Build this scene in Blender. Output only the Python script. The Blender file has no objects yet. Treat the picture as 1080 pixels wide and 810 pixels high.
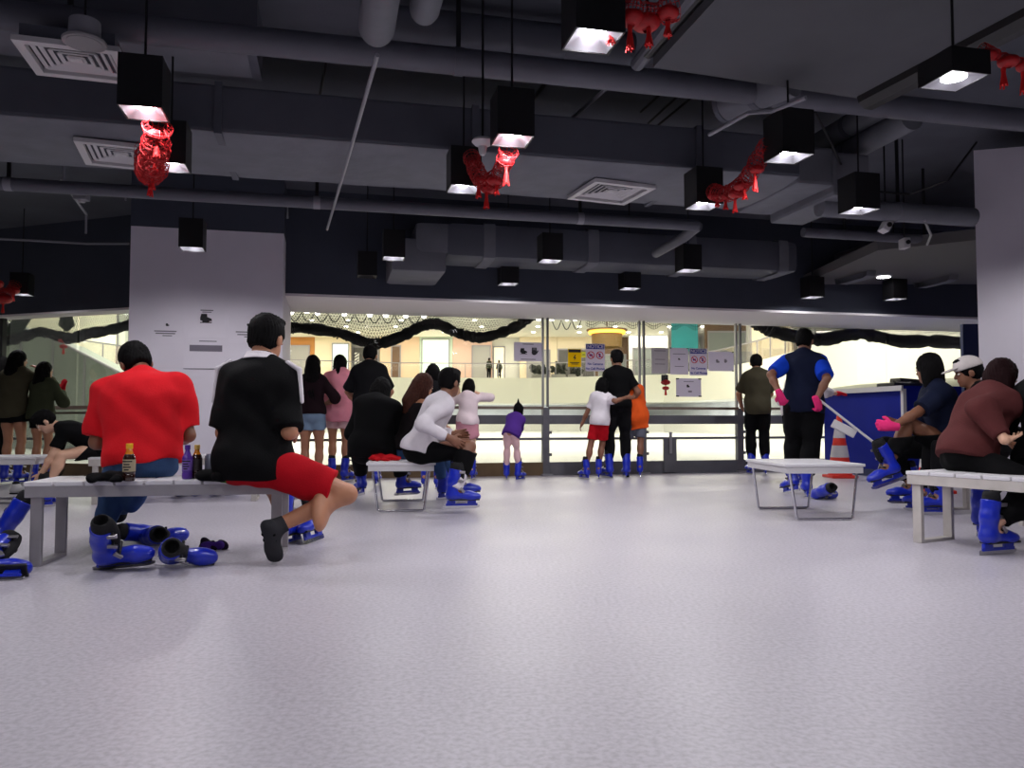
import bpy, bmesh, math, random
import numpy as np
from mathutils import Vector, Matrix, Euler

random.seed(7)
SC = bpy.context.scene
COL = SC.collection
PI = math.pi
D2R = PI / 180.0

# ------------------------------------------------------------------ camera
F_PX, CX, CY, EYE = 830.0, 540.0, 405.0, 0.80
PITCH = math.atan(38.0 / F_PX)
cam_d = bpy.data.cameras.new('camera')
cam_d.sensor_width = 36.0
cam_d.lens = 36.0 * F_PX / 1080.0
cam_d.clip_end = 300
cam = bpy.data.objects.new('camera', cam_d)
cam.location = (0, 0, EYE)
cam.rotation_euler = (PI / 2 + PITCH, 0, 0)
COL.objects.link(cam)
SC.camera = cam


def ray(px, py):
    a, c = (px - CX) / F_PX, (CY - py) / F_PX
    return Vector((a, math.cos(PITCH) - c * math.sin(PITCH), math.sin(PITCH) + c * math.cos(PITCH)))


def at_y(px, py, y):
    r = ray(px, py)
    return Vector((0, 0, EYE)) + r * (y / r.y)


def at_z(px, py, z):
    r = ray(px, py)
    return Vector((0, 0, EYE)) + r * ((z - EYE) / r.z)


YAW = 13 * D2R
UX = Vector((math.cos(YAW), math.sin(YAW), 0))
VX = Vector((-math.sin(YAW), math.cos(YAW), 0))


def uv(u, v, z=0.0):
    p = UX * u + VX * v
    return Vector((p.x, p.y, z))


def u_of(px, v):
    k = (px - CX) / F_PX
    d = v / (math.cos(YAW) - math.sin(YAW) * k)
    return d * (math.cos(YAW) * k + math.sin(YAW))


def to_uv(p):
    return p.x * UX.x + p.y * UX.y, p.x * VX.x + p.y * VX.y


# ------------------------------------------------------------------ objects
def tag(o, label=None, cat=None, group=None, kind=None):
    if label: o['label'] = label
    if cat: o['category'] = cat
    if group: o['group'] = group
    if kind: o['kind'] = kind
    return o


def empty(name, loc, label, cat, group=None, rz=0.0):
    o = bpy.data.objects.new(name, None)
    o.empty_display_size = 0.1
    o.location = loc
    o.rotation_euler = (0, 0, rz)
    COL.objects.link(o)
    return tag(o, label, cat, group)


def link_mesh(name, me, mat=None, parent=None):
    o = bpy.data.objects.new(name, me)
    COL.objects.link(o)
    if mat is not None:
        for m in (mat if isinstance(mat, (list, tuple)) else [mat]):
            me.materials.append(m)
    if parent is not None:
        o.parent = parent
    return o


def build(name, bm, mat, parent=None, smooth=False, loc=None, rz=None):
    me = bpy.data.meshes.new(name)
    bmesh.ops.recalc_face_normals(bm, faces=bm.faces)
    bm.to_mesh(me)
    bm.free()
    if smooth:
        for p in me.polygons: p.use_smooth = True
        try:
            me.set_sharp_from_angle(angle=0.7)
        except Exception:
            pass
    o = link_mesh(name, me, mat, parent)
    if loc is not None: o.location = loc
    if rz is not None: o.rotation_euler = (0, 0, rz)
    return o


def struct(name, bm, mat, **k):
    o = build(name, bm, mat, **k)
    o['kind'] = 'structure'
    return o


def copy_tree(o, parent=None):
    c = o.copy()
    COL.objects.link(c)
    if parent is not None:
        c.parent = parent
    for ch in list(o.children):
        copy_tree(ch, c)
    return c


# ------------------------------------------------------------------ bmesh shapes
def box(bm, c, s, R=None, mi=0, bev=0.0):
    """box of size s centred on c, R a 3x3 rotation."""
    r = bmesh.ops.create_cube(bm, size=1.0)
    vs = r['verts']
    R = R or Matrix.Identity(3)
    for v in vs:
        v.co = Vector(c) + R @ Vector((v.co.x * s[0], v.co.y * s[1], v.co.z * s[2]))
    fs = set()
    for v in vs:
        for f in v.link_faces: fs.add(f)
    for f in fs: f.material_index = mi
    if bev > 0:
        es = set()
        for f in fs:
            for e in f.edges: es.add(e)
        bmesh.ops.bevel(bm, geom=list(es), offset=bev, segments=2, affect='EDGES', profile=0.6)
    return vs


RU = Matrix(((UX.x, VX.x, 0), (UX.y, VX.y, 0), (0, 0, 1)))


def ubox(bm, u0, u1, v0, v1, z0, z1, mi=0, bev=0.0):
    return box(bm, uv((u0 + u1) / 2, (v0 + v1) / 2, (z0 + z1) / 2), (u1 - u0, v1 - v0, z1 - z0), RU, mi, bev)


def prism(bm, pts, z0, z1, mi=0):
    lo = [bm.verts.new((p[0], p[1], z0)) for p in pts]
    hi = [bm.verts.new((p[0], p[1], z1)) for p in pts]
    n = len(pts)
    fs = [bm.faces.new(lo), bm.faces.new(hi)]
    for i in range(n):
        fs.append(bm.faces.new((lo[i], lo[(i + 1) % n], hi[(i + 1) % n], hi[i])))
    for f in fs: f.material_index = mi


def tube(bm, pts, r, seg=12, cap=True, mi=0, closed=False):
    """tube along points; r is a number or a list of radii."""
    pts = [Vector(p) for p in pts]
    n = len(pts)
    rs = r if isinstance(r, (list, tuple)) else [r] * n
    rings = []
    prev = None
    for i, p in enumerate(pts):
        if closed:
            t = (pts[(i + 1) % n] - pts[i - 1]).normalized()
        else:
            t = (pts[min(i + 1, n - 1)] - pts[max(i - 1, 0)]).normalized()
        if prev is None:
            a = Vector((0, 0, 1)) if abs(t.z) < 0.9 else Vector((1, 0, 0))
            x = t.cross(a).normalized()
        else:
            x = (prev - t * prev.dot(t)).normalized()
        prev = x
        y = t.cross(x)
        rings.append([bm.verts.new(p + (x * math.cos(2 * PI * k / seg) + y * math.sin(2 * PI * k / seg)) * rs[i]) for k in range(seg)])
    m = n if closed else n - 1
    for i in range(m):
        A, B = rings[i], rings[(i + 1) % n]
        for k in range(seg):
            f = bm.faces.new((A[k], A[(k + 1) % seg], B[(k + 1) % seg], B[k]))
            f.material_index = mi
    if cap and not closed:
        bm.faces.new(rings[0]).material_index = mi
        bm.faces.new(rings[-1]).material_index = mi


def lathe(bm, prof, c=(0, 0, 0), seg=24, mi=0, R=None):
    """profile of (r, z) turned around z."""
    R = R or Matrix.Identity(3)
    c = Vector(c)
    rings = []
    for r, z in prof:
        if r < 1e-5:
            rings.append([bm.verts.new(c + R @ Vector((0, 0, z)))])
        else:
            rings.append([bm.verts.new(c + R @ Vector((r * math.cos(2 * PI * k / seg), r * math.sin(2 * PI * k / seg), z))) for k in range(seg)])
    for A, B in zip(rings[:-1], rings[1:]):
        for k in range(seg):
            k2 = (k + 1) % seg
            vs = [A[k % len(A)], A[k2 % len(A)], B[k2 % len(B)], B[k % len(B)]]
            u = []
            for v in vs:
                if v not in u: u.append(v)
            if len(u) >= 3:
                bm.faces.new(u).material_index = mi


def NB():
    return bmesh.new()


def text_mesh(name, body, size, mat, parent, M, align='CENTER'):
    """flat lettering as a mesh; M is a 4x4 that places the x-y text plane."""
    cu = bpy.data.curves.new(name, 'FONT')
    cu.body = body
    cu.size = size
    cu.align_x = align
    cu.align_y = 'CENTER'
    cu.extrude = 0.001
    cu.offset = size * .025
    t = bpy.data.objects.new(name + '_tmp', cu)
    COL.objects.link(t)
    dg = bpy.context.evaluated_depsgraph_get()
    dg.update()
    me = bpy.data.meshes.new_from_object(t.evaluated_get(dg))
    bpy.data.objects.remove(t)
    bpy.data.curves.remove(cu)
    me.transform(M)
    me.materials.clear()
    return link_mesh(name, me, mat, parent)


# ------------------------------------------------------------------ materials
MATS = {}


def srgb(r, g, b):
    def f(c):
        c /= 255.0
        return c / 12.92 if c <= 0.04045 else ((c + 0.055) / 1.055) ** 2.4
    return (f(r), f(g), f(b), 1.0)


def mat(name, rgb, rough=0.6, metal=0.0, var=0.0, scale=8.0, bump=0.0, bscale=60.0, emit=None, estr=0.0, spec=0.5, sheen=0.0, coat=0.0, lin=None):
    if name in MATS: return MATS[name]
    m = bpy.data.materials.new(name)
    m.use_nodes = True
    nt = m.node_tree
    b = nt.nodes['Principled BSDF']
    col = lin if lin else srgb(*rgb)
    b.inputs['Base Color'].default_value = col
    b.inputs['Roughness'].default_value = rough
    b.inputs['Metallic'].default_value = metal
    b.inputs['Specular IOR Level'].default_value = spec
    if sheen: b.inputs['Sheen Weight'].default_value = sheen
    if coat: b.inputs['Coat Weight'].default_value = coat
    tc = None
    if var > 0 or bump > 0:
        tc = nt.nodes.new('ShaderNodeTexCoord')
    if var > 0:
        n = nt.nodes.new('ShaderNodeTexNoise')
        n.inputs['Scale'].default_value = scale
        n.inputs['Detail'].default_value = 5
        nt.links.new(tc.outputs['Object'], n.inputs['Vector'])
        r = nt.nodes.new('ShaderNodeValToRGB')
        r.color_ramp.elements[0].position = 0.3
        r.color_ramp.elements[1].position = 0.7
        r.color_ramp.elements[0].color = tuple(max(0, c * (1 - var)) for c in col[:3]) + (1,)
        r.color_ramp.elements[1].color = tuple(min(1, c * (1 + var)) for c in col[:3]) + (1,)
        nt.links.new(n.outputs['Fac'], r.inputs['Fac'])
        nt.links.new(r.outputs['Color'], b.inputs['Base Color'])
    if bump > 0:
        n2 = nt.nodes.new('ShaderNodeTexNoise')
        n2.inputs['Scale'].default_value = bscale
        n2.inputs['Detail'].default_value = 4
        nt.links.new(tc.outputs['Object'], n2.inputs['Vector'])
        bp = nt.nodes.new('ShaderNodeBump')
        bp.inputs['Strength'].default_value = bump
        bp.inputs['Distance'].default_value = 0.01
        nt.links.new(n2.outputs['Fac'], bp.inputs['Height'])
        nt.links.new(bp.outputs['Normal'], b.inputs['Normal'])
    if emit:
        b.inputs['Emission Color'].default_value = srgb(*emit)
        b.inputs['Emission Strength'].default_value = estr
    MATS[name] = m
    return m


def glass_mat(name, tint=(1, 1, 1), refl=0.9):
    m = bpy.data.materials.new(name)
    m.use_nodes = True
    nt = m.node_tree
    nt.nodes.remove(nt.nodes['Principled BSDF'])
    out = nt.nodes['Material Output']
    tr = nt.nodes.new('ShaderNodeBsdfTransparent')
    tr.inputs['Color'].default_value = tint + (1,)
    gl = nt.nodes.new('ShaderNodeBsdfGlossy')
    gl.inputs['Roughness'].default_value = 0.03
    fr = nt.nodes.new('ShaderNodeFresnel')
    fr.inputs['IOR'].default_value = 1.35
    mu = nt.nodes.new('ShaderNodeMath')
    mu.operation = 'MULTIPLY'
    mu.inputs[1].default_value = refl
    mx = nt.nodes.new('ShaderNodeMixShader')
    nt.links.new(fr.outputs['Fac'], mu.inputs[0])
    nt.links.new(mu.outputs[0], mx.inputs['Fac'])
    nt.links.new(tr.outputs[0], mx.inputs[1])
    nt.links.new(gl.outputs[0], mx.inputs[2])
    nt.links.new(mx.outputs[0], out.inputs['Surface'])
    MATS[name] = m
    return m


def floor_mat():
    m = bpy.data.materials.new('speckled_floor')
    m.use_nodes = True
    nt = m.node_tree
    b = nt.nodes['Principled BSDF']
    tc = nt.nodes.new('ShaderNodeTexCoord')
    base = (0.515, 0.485, 0.54)
    n = nt.nodes.new('ShaderNodeTexNoise'); n.inputs['Scale'].default_value = 55; n.inputs['Detail'].default_value = 3
    r = nt.nodes.new('ShaderNodeValToRGB')
    e = r.color_ramp.elements
    e[0].position = 0.30; e[0].color = tuple(c * .80 for c in base) + (1,)
    e[1].position = 0.62; e[1].color = tuple(c * 1.06 for c in base) + (1,)
    n3 = nt.nodes.new('ShaderNodeTexNoise'); n3.inputs['Scale'].default_value = 0.9; n3.inputs['Detail'].default_value = 4
    r3 = nt.nodes.new('ShaderNodeValToRGB')
    r3.color_ramp.elements[0].position = 0.3; r3.color_ramp.elements[0].color = (.94, .94, .94, 1)
    r3.color_ramp.elements[1].position = 0.7; r3.color_ramp.elements[1].color = (1, 1, 1, 1)
    mx = nt.nodes.new('ShaderNodeMix'); mx.data_type = 'RGBA'; mx.blend_type = 'MULTIPLY'
    mx.inputs['Factor'].default_value = 1.0
    nt.links.new(tc.outputs['Object'], n.inputs['Vector'])
    nt.links.new(tc.outputs['Object'], n3.inputs['Vector'])
    nt.links.new(n.outputs['Fac'], r.inputs['Fac'])
    nt.links.new(n3.outputs['Fac'], r3.inputs['Fac'])
    nt.links.new(r.outputs['Color'], mx.inputs['A'])
    nt.links.new(r3.outputs['Color'], mx.inputs['B'])
    nt.links.new(mx.outputs['Result'], b.inputs['Base Color'])
    # rubber grain, scuffed gloss
    n2 = nt.nodes.new('ShaderNodeTexNoise'); n2.inputs['Scale'].default_value = .8; n2.inputs['Detail'].default_value = 2
    mr = nt.nodes.new('ShaderNodeMapRange')
    mr.inputs['From Min'].default_value = 0.35; mr.inputs['From Max'].default_value = 0.65
    mr.inputs['To Min'].default_value = 0.36; mr.inputs['To Max'].default_value = 0.43
    nt.links.new(tc.outputs['Object'], n2.inputs['Vector'])
    nt.links.new(n2.outputs['Fac'], mr.inputs['Value'])
    nt.links.new(mr.outputs['Result'], b.inputs['Roughness'])
    bp = nt.nodes.new('ShaderNodeBump'); bp.inputs['Strength'].default_value = 0.06; bp.inputs['Distance'].default_value = 0.01
    nt.links.new(n.outputs['Fac'], bp.inputs['Height'])
    nt.links.new(bp.outputs['Normal'], b.inputs['Normal'])
    b.inputs['Specular IOR Level'].default_value = 0.4
    return m


M_FLOOR = floor_mat()
M_GLASS = glass_mat('clear_glass', refl=.5)
M_GLASSG = glass_mat('greenish_glass', (.95, .98, .96), .4)
M_CEIL = mat('dark_ceiling_paint', (92, 95, 105), .85, var=.12, scale=2.0, bump=.2, bscale=25)
M_DUCT = mat('dark_grey_duct_paint', (84, 87, 97), .6, var=.10, scale=3.0, bump=.12, bscale=14)
M_DUCT2 = mat('grey_insulation_wrap', (112, 114, 122), .75, var=.10, scale=4.0, bump=.5, bscale=9)
M_PIPE = mat('pipe_grey_paint', (92, 93, 103), .5, var=.08, scale=5)
M_BEAM = mat('navy_black_beam_paint', (66, 71, 84), .8, var=.08, scale=2)
M_WHITEW = mat('lilac_white_wall_paint', (226, 220, 230), .7, var=.03, scale=2.5, bump=.05, bscale=40)
M_SOFFIT = mat('white_soffit_paint', (240, 234, 236), .7)
M_CONDUIT = mat('pale_conduit', (140, 140, 148), .5)
M_BLACKP = mat('satin_black_metal', (16, 16, 18), .45)
M_WHITEP = mat('white_plastic', (205, 203, 205), .5)
M_STEEL = mat('brushed_steel', (176, 172, 174), .34, 1.0, var=.08, scale=20)
M_STEELD = mat('dull_grey_steel', (160, 156, 160), .45, .35, var=.08, scale=10)
M_CHROME = mat('chrome', (205, 205, 210), .12, 1.0)
M_WHITETOP = mat('white_laminate', (218, 216, 220), .4, var=.02, scale=4)
M_REFL = mat('lamp_reflector', (190, 190, 196), .35)
M_BULB = mat('lamp_glow', (255, 255, 255), .5, emit=(250, 246, 255), estr=30)
M_RED = mat('red_paper', (178, 14, 20), .55, var=.2, scale=30)
M_REDT = mat('red_tassel', (215, 24, 26), .7)
M_BLACKNET = mat('black_netting', (10, 11, 11), .9)
M_BLUESH = mat('blue_skate_plastic', (14, 40, 178), .28, var=.12, scale=18, coat=.3)
M_BLACKFOAM = mat('black_liner_fabric', (12, 12, 16), .9, bump=.3, bscale=60)
M_BLUEPANEL = mat('cobalt_blue_panel', (12, 30, 140), .75, var=.05, scale=3, spec=.2)
M_NAVYP = mat('navy_panel', (22, 36, 84), .6)
M_ICE = mat('ice', (240, 242, 238), .22, var=.02, scale=.6, bump=.05, bscale=3)
M_CREAM = mat('cream_white_fascia', (240, 238, 222), .7)


def paper_mat(name, rgb, thru=.45):
    """thin paper: part of the light behind it comes through"""
    m = bpy.data.materials.new(name)
    m.use_nodes = True
    nt = m.node_tree
    nt.nodes.remove(nt.nodes['Principled BSDF'])
    d = nt.nodes.new('ShaderNodeBsdfDiffuse'); d.inputs['Color'].default_value = srgb(*rgb)
    t = nt.nodes.new('ShaderNodeBsdfTranslucent'); t.inputs['Color'].default_value = srgb(*rgb)
    x = nt.nodes.new('ShaderNodeMixShader'); x.inputs['Fac'].default_value = thru
    nt.links.new(d.outputs[0], x.inputs[1]); nt.links.new(t.outputs[0], x.inputs[2])
    nt.links.new(x.outputs[0], nt.nodes['Material Output'].inputs['Surface'])
    MATS[name] = m
    return m
LAMP_WATT, HALL_WATT, EXPO = 36, 4200, 0.0
# ================================================================== the setting
V_GLASS, V_BEAM, Z_BEAM, Z_SLAB = 11.05, 9.81, 2.30, 3.60
V_COL = 9.36
UC0, UC1 = u_of(134, V_COL), u_of(297, V_COL)      # the big column
U_R = 11.0
LA, LB = Vector((-5.2, 10.64, 0)), Vector((-7.42, 11.4, 0))   # front line of the left beam
LD = (LB - LA).normalized()
LN = Vector((LD.y, -LD.x, 0))
if LN.y < 0: LN = -LN
LA2, LB2 = LA - LD * 0.9, LA + LD * 7.0
LG_A, LG_B = LA2 + LN * 0.16, LB2 + LN * 0.16      # left glass line

bm = NB()
p1 = uv(U_R, -5); p2 = uv(U_R, V_GLASS + .1); p3 = uv(UC1 - .3, V_GLASS + .1)
p4 = LG_A + LN * .1; p5 = LG_B + LN * .1; p6 = uv(-12.5, -5)
prism(bm, [p1, p2, p3, p4, p5, p6], -0.12, 0.0)
struct('floor', bm, M_FLOOR)

bm = NB()
prism(bm, [uv(U_R, -5), uv(U_R, V_GLASS + .3), uv(UC1 - .3, V_GLASS + .3), LG_A + LN * .3, LG_B + LN * .3, uv(-12.5, -5)], Z_SLAB, Z_SLAB + .25)
struct('ceiling', bm, M_CEIL)

bm = NB(); ubox(bm, U_R, U_R + .2, -5, V_GLASS + .3, 0, Z_SLAB); struct('wall_right', bm, M_WHITEW)
bm = NB(); ubox(bm, -12.7, U_R + .2, -5.2, -5, 0, Z_SLAB); struct('wall_back', bm, M_WHITEW)
wl = LG_B + LN * .3
bm = NB(); prism(bm, [uv(-12.5, -5), (wl.x, wl.y), (wl.x - .2, wl.y), uv(-12.7, -5)], 0, Z_SLAB); struct('wall_left', bm, M_WHITEW)

# beams over the glass
bm = NB(); ubox(bm, UC1 - .4, U_R, V_BEAM, V_GLASS + .25, Z_BEAM + .03, Z_SLAB); struct('beam_main', bm, M_BEAM)
bm = NB(); ubox(bm, UC1 - .4, U_R, V_BEAM + .002, V_GLASS + .25, Z_BEAM, Z_BEAM + .03); struct('trim_1', bm, M_SOFFIT)
bm = NB(); prism(bm, [LA2, LB2, LB2 + LN * .3, LA2 + LN * .3], Z_BEAM + .03, Z_SLAB); struct('beam_left', bm, M_BEAM)
bm = NB(); prism(bm, [LA2, LB2, LB2 + LN * .3, LA2 + LN * .3], Z_BEAM, Z_BEAM + .03); struct('trim_2', bm, M_SOFFIT)

# big column, painted white up to the services, dark above
bm = NB(); ubox(bm, UC0, UC1, V_COL, V_GLASS + .2, 0, 2.95); struct('column_left', bm, M_WHITEW)
bm = NB(); ubox(bm, UC0 - .002, UC1 + .002, V_COL - .002, V_GLASS + .2, 2.95, Z_SLAB); struct('column_head', bm, M_BEAM)
bm = NB()
tube(bm, [uv(UC0 - .05, V_COL - .04, 3.22), uv(UC0 - .05, V_COL - .04, 3.29), uv(UC1 + .04, V_COL - .04, 3.29), uv(UC1 + .04, V_COL - .04, 3.12)], .014, 8)
tag(build('wall_conduit', bm, M_CONDUIT), 'thin pale conduit framing the dark head of the white column', 'conduit')
# right column, turned the other way
c0 = at_y(1030.5, 300, 7.4)
cd = Vector((math.cos(-15 * D2R), math.sin(-15 * D2R), 0)); cn = Vector((.64, .77, 0))
bm = NB(); prism(bm, [(c0.x, c0.y), tuple((c0 + cd * 1.6).xy), tuple((c0 + cd * 1.6 + cn * .8).xy), tuple((c0 + cn * .8).xy)], 0, 3.37)
struct('column_right', bm, M_WHITEW)

# ---------------- glass wall: bays, posts, railing
M_RAILWOOD = mat('worn_brown_handrail', (112, 98, 88), .5, var=.15, scale=6)
M_KICK = mat('brown_kick_board', (98, 78, 52), .6, var=.25, scale=3)
M_KICKG = mat('grey_kick_plate', (86, 86, 92), .5, var=.15, scale=4)
M_POST = mat('grey_steel_post', (100, 100, 106), .45, .4, var=.1, scale=8)
M_POSTW = mat('pale_aluminium_pole', (150, 150, 154), .35, .6)


def bay(u0, u1, label, kick, extra=False, v=V_GLASS):
    t = empty('glass_barrier', uv((u0 + u1) / 2, v, 0), label, 'railing', None)
    T = Matrix.Translation(-t.location)

    def part(n, m, *bx):
        b = NB()
        for x in bx: ubox(b, *x)
        bmesh.ops.transform(b, matrix=T, verts=b.verts)
        return build(n, b, m, t)
    part('handrail', M_RAILWOOD, (u0, u1, v - .10, v + .02, .955, .995))
    part('upper_rail', M_KICKG, (u0, u1, v - .045, v + .015, .74, .87))
    part('lower_rail', M_POST, (u0, u1, v - .03, v + .01, .51, .545))
    part('kick_board', kick, (u0, u1, v - .05, v + .02, 0.0, .19))
    if extra:
        uu = u_of(704, v)
        part('gate_plate', M_KICKG, (uu - .10, uu + .10, v - .09, v - .05, .02, .54))
        part('gate_latch', M_POSTW, (uu - .02, uu + .02, v - .11, v - .09, .3, .62))
    return t


UPS = [u_of(575, V_GLASS), u_of(677, V_GLASS), u_of(779, V_GLASS)]
U_END = u_of(872, V_GLASS)
bay(UC1, UPS[0] - .05, 'longest railing bay with brown kick board beside the white column', M_KICK)
bay(UPS[0] + .05, UPS[1] - .05, 'grey railing bay under the NOTICE sign where the family stands', M_KICKG)
bay(UPS[1] + .05, UPS[2] - .05, 'grey railing bay with a gate latch below the five paper sheets', M_KICKG, True)
bay(UPS[2] + .05, U_END, 'short grey railing bay beside the blue counter', M_KICKG)
PL = ['twin pole post between the purple hooded girl and the family', 'twin pole post just right of the child in orange', 'twin pole post left of the person in the olive t-shirt']
for i, u in enumerate(UPS):
    t = empty('barrier_post', uv(u, V_GLASS, 0), PL[i], 'post', 'twin pole posts of the glass wall', YAW)
    b = NB(); box(b, (0, -.01, .49), (.10, .09, .98), bev=.006); build('lower_post', b, M_POST, t)
    b = NB(); box(b, (0, -.06, .012), (.16, .14, .024)); build('base_plate', b, M_POSTW, t)
    for s in (-1, 1):
        b = NB(); box(b, (s * .036, 0, 1.64), (.026, .05, 1.30)); build('pole', b, M_POSTW if s < 0 else M_POST, t)
    b = NB()
    for z in (.3, .62, .80): box(b, (.06, -.03, z), (.05, .05, .04))
    build('bracket', b, M_POST, t)
# glass panes of the main wall
edges = [UC1] + UPS + [u_of(938, V_GLASS), U_R]
for i, (a, b_) in enumerate(zip(edges[:-1], edges[1:])):
    b = NB(); ubox(b, a + .03, b_ - .03, V_GLASS + .004, V_GLASS + .014, .99, 2.30)
    struct('window_%d' % (i + 1), b, M_GLASS)
    b = NB(); ubox(b, a + .03, b_ - .03, V_GLASS + .004, V_GLASS + .014, .2, .95)
    struct('window_%d' % (i + 21), b, M_GLASS)
# left glass
ang = math.atan2(-LD.y, -LD.x)
RL = Matrix.Rotation(ang, 3, 'Z')
L_LEN = (LG_B - LG_A).length
for i in range(4):
    a, b_ = LG_A + LD * (L_LEN * i / 4 + .02), LG_A + LD * (L_LEN * (i + 1) / 4 - .02)
    c = (a + b_) / 2
    bb = NB(); box(bb, (c.x, c.y, 1.245), ((b_ - a).length, .01, 2.05), RL); struct('window_%d' % (i + 11), bb, M_GLASSG)
t = empty('glass_barrier', (LG_A + LG_B) / 2, 'brown railing along the angled glass left of the white column', 'railing', None, ang)
for n, m, y, dz, z, dy in (('handrail', M_RAILWOOD, -.05, .05, .975, .12), ('upper_rail', M_RAILWOOD, -.02, .03, .90, .05), ('lower_rail', M_POST, -.02, .035, .53, .04), ('kick_board', M_KICK, -.02, .19, .095, .06)):
    b = NB(); box(b, (0, y, z), (L_LEN, dy, dz)); build(n, b, m, t)
for k, px in enumerate((3,)):
    r = ray(px, 400); # post of the left wall where the sight line meets it
    det = r.x * LD.y - r.y * LD.x
    s = (r.x * (-LG_A.y) - r.y * (-LG_A.x)) / det
    s = abs(s)
    p = LG_A + LD * s
    b = NB(); box(b, (0, -.02, 1.15), (.07, .07, 2.3)); build('post', b, M_BLACKP, t, loc=(-(p - (LG_A + LG_B) / 2).dot(LD) * 1.0, 0, 0))

# blue counter
P2 = at_z(955, 506, 0)
cu, cv = to_uv(P2)
t = empty('service_counter', uv(cu, cv, 0), 'cobalt blue service counter with white edging beside the glass', 'counter', None, YAW)
LU, LV, HC = 2.6, V_GLASS - cv - .15, 1.22
b = NB(); box(b, (LU / 2, LV / 2, HC / 2), (LU, LV, HC)); build('body', b, M_BLUEPANEL, t)
b = NB(); box(b, (LU / 2 - .02, LV / 2, HC + .02), (LU + .08, LV + .04, .04)); build('counter_top', b, M_BLUEPANEL, t)
b = NB(); box(b, (-.05, LV / 2 - .02, HC + .01), (.03, LV + .04, .07)); box(b, (-.012, -.012, HC / 2), (.05, .05, HC)); build('edge_trim', b, M_WHITEP, t)
b = NB(); box(b, (-.012, LV / 2, .05), (.02, LV, .10)); build('plinth', b, M_NAVYP, t)
COUNTER_Z = HC + .04
# navy panel by the right column
pb = at_y(1014, 350, 9.6)
t = empty('divider_panel', (pb.x + .25, pb.y, 0), 'navy divider panel standing beside the right white column', 'panel')
b = NB(); box(b, (0, 0, .95), (.5, .06, 1.9)); 
b2 = at_y(1022, 342, 9.6).z
bmesh.ops.scale(b, vec=(1, 1, b2 / 1.9), verts=b.verts); build('board', b, M_NAVYP, t)
for s in (-1, 1):
    b = NB(); box(b, (s * .2, 0, .02), (.05, .4, .04)); build('foot', b, M_BLACKP, t)

# ================================================================== ceiling services
def pipe(px_list, z, r, name, label, m, cat='pipe', seg=16):
    b = NB(); tube(b, [at_z(x, y, z) for x, y in px_list], r, seg)
    return tag(build(name, b, m, smooth=True), label, cat)


def along_u(v, z, r, u0, u1, name, label, m, cat='pipe', collars=0, collar_mat=None):
    t = empty(name, uv(u0, v, z), label, cat, None, YAW)
    b = NB(); tube(b, [(0, 0, 0), (u1 - u0, 0, 0)], r, 20); build('pipe_run', b, m, t, smooth=True)
    for k in range(collars):
        x = (u1 - u0) * (k + .5) / collars
        b = NB(); tube(b, [(x - .03, 0, 0), (x + .03, 0, 0)], r * 1.06, 20); build('collar', b, collar_mat or m, t, smooth=True)
        b = NB(); box(b, (x, 0, (Z_SLAB - z + r) / 2), (.03, .012, Z_SLAB - z - r)); build('hanger', b, M_BLACKP, t)
    return t


UL = -9.5
along_u(4.95, 3.12, .085, UL, 6.5, 'ceiling_pipe', 'long grey pipe crossing the whole ceiling above the lamps', M_PIPE, collars=7)
along_u(5.12, 3.42, .11, u_of(380, 5.12), u_of(668, 5.12), 'ceiling_pipe', 'short fat grey pipe at the top edge behind the nearest lamp', M_DUCT, collars=2)
along_u(7.2, 2.75, .055, -8.8, u_of(738, 7.2), 'ceiling_pipe', 'thin grey pipe running under the wide duct towards the elbow', M_PIPE, collars=5, collar_mat=M_CONDUIT)
# elbow branch of that pipe
b = NB()
ue = u_of(738, 7.2)
tube(b, [uv(ue, 7.2, 2.75), uv(ue - .01, 7.5, 2.70), uv(ue - .02, 8.2, 2.68)], .055, 14)
tag(build('pipe_elbow', b, M_PIPE, smooth=True), 'short pipe branch bending back from the thin pipe end', 'pipe')

# wide duct with insulated underside
U0, U1 = -9.0, u_of(848, 5.74)
t = empty('air_duct', uv(U0, 5.74, 2.8), 'wide flat grey air duct crossing the ceiling with two white vents', 'duct', None, YAW)
LW = U1 - U0
b = NB(); box(b, (LW / 2, .53, .185), (LW, 1.06, .33), bev=.02); build('duct_body', b, M_DUCT, t)
b = NB()
nx = 60
rows = []
rnd = random.Random(3)
for i in range(nx + 1):
    x = LW * i / nx
    rows.append([b.verts.new((x, y, (.018 if j in (0, 4) else -.004 - .012 * rnd.random()))) for j, y in enumerate((.01, .25, .53, .8, 1.05 + .03 * rnd.random()))])
for A, B in zip(rows[:-1], rows[1:]):
    for j in range(4): b.faces.new((A[j], A[j + 1], B[j + 1], B[j]))
build('insulation_wrap', b, M_DUCT2, t, smooth=True)  # wrap paler than the duct body, floor bounce put into its colour
for k in range(7):
    b = NB(); box(b, (LW * (k + .5) / 7, .53, .18), (.05, 1.10, .37)); build('flange', b, M_DUCT, t)
# its slanted end
b = NB()
for (x0, x1, z0, z1) in ((0, .35, 0, .33), (.35, .7, -.08, .30)):
    box(b, ((x0 + x1) / 2, .5, (z0 + z1) / 2), (x1 - x0 + .01, 1.0, z1 - z0), bev=.03)
tag(build('duct_end_box', b, M_DUCT2, loc=uv(U1 + .01, 5.8, 2.78), rz=YAW), 'grey stepped box closing the right end of the wide duct', 'duct')

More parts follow.
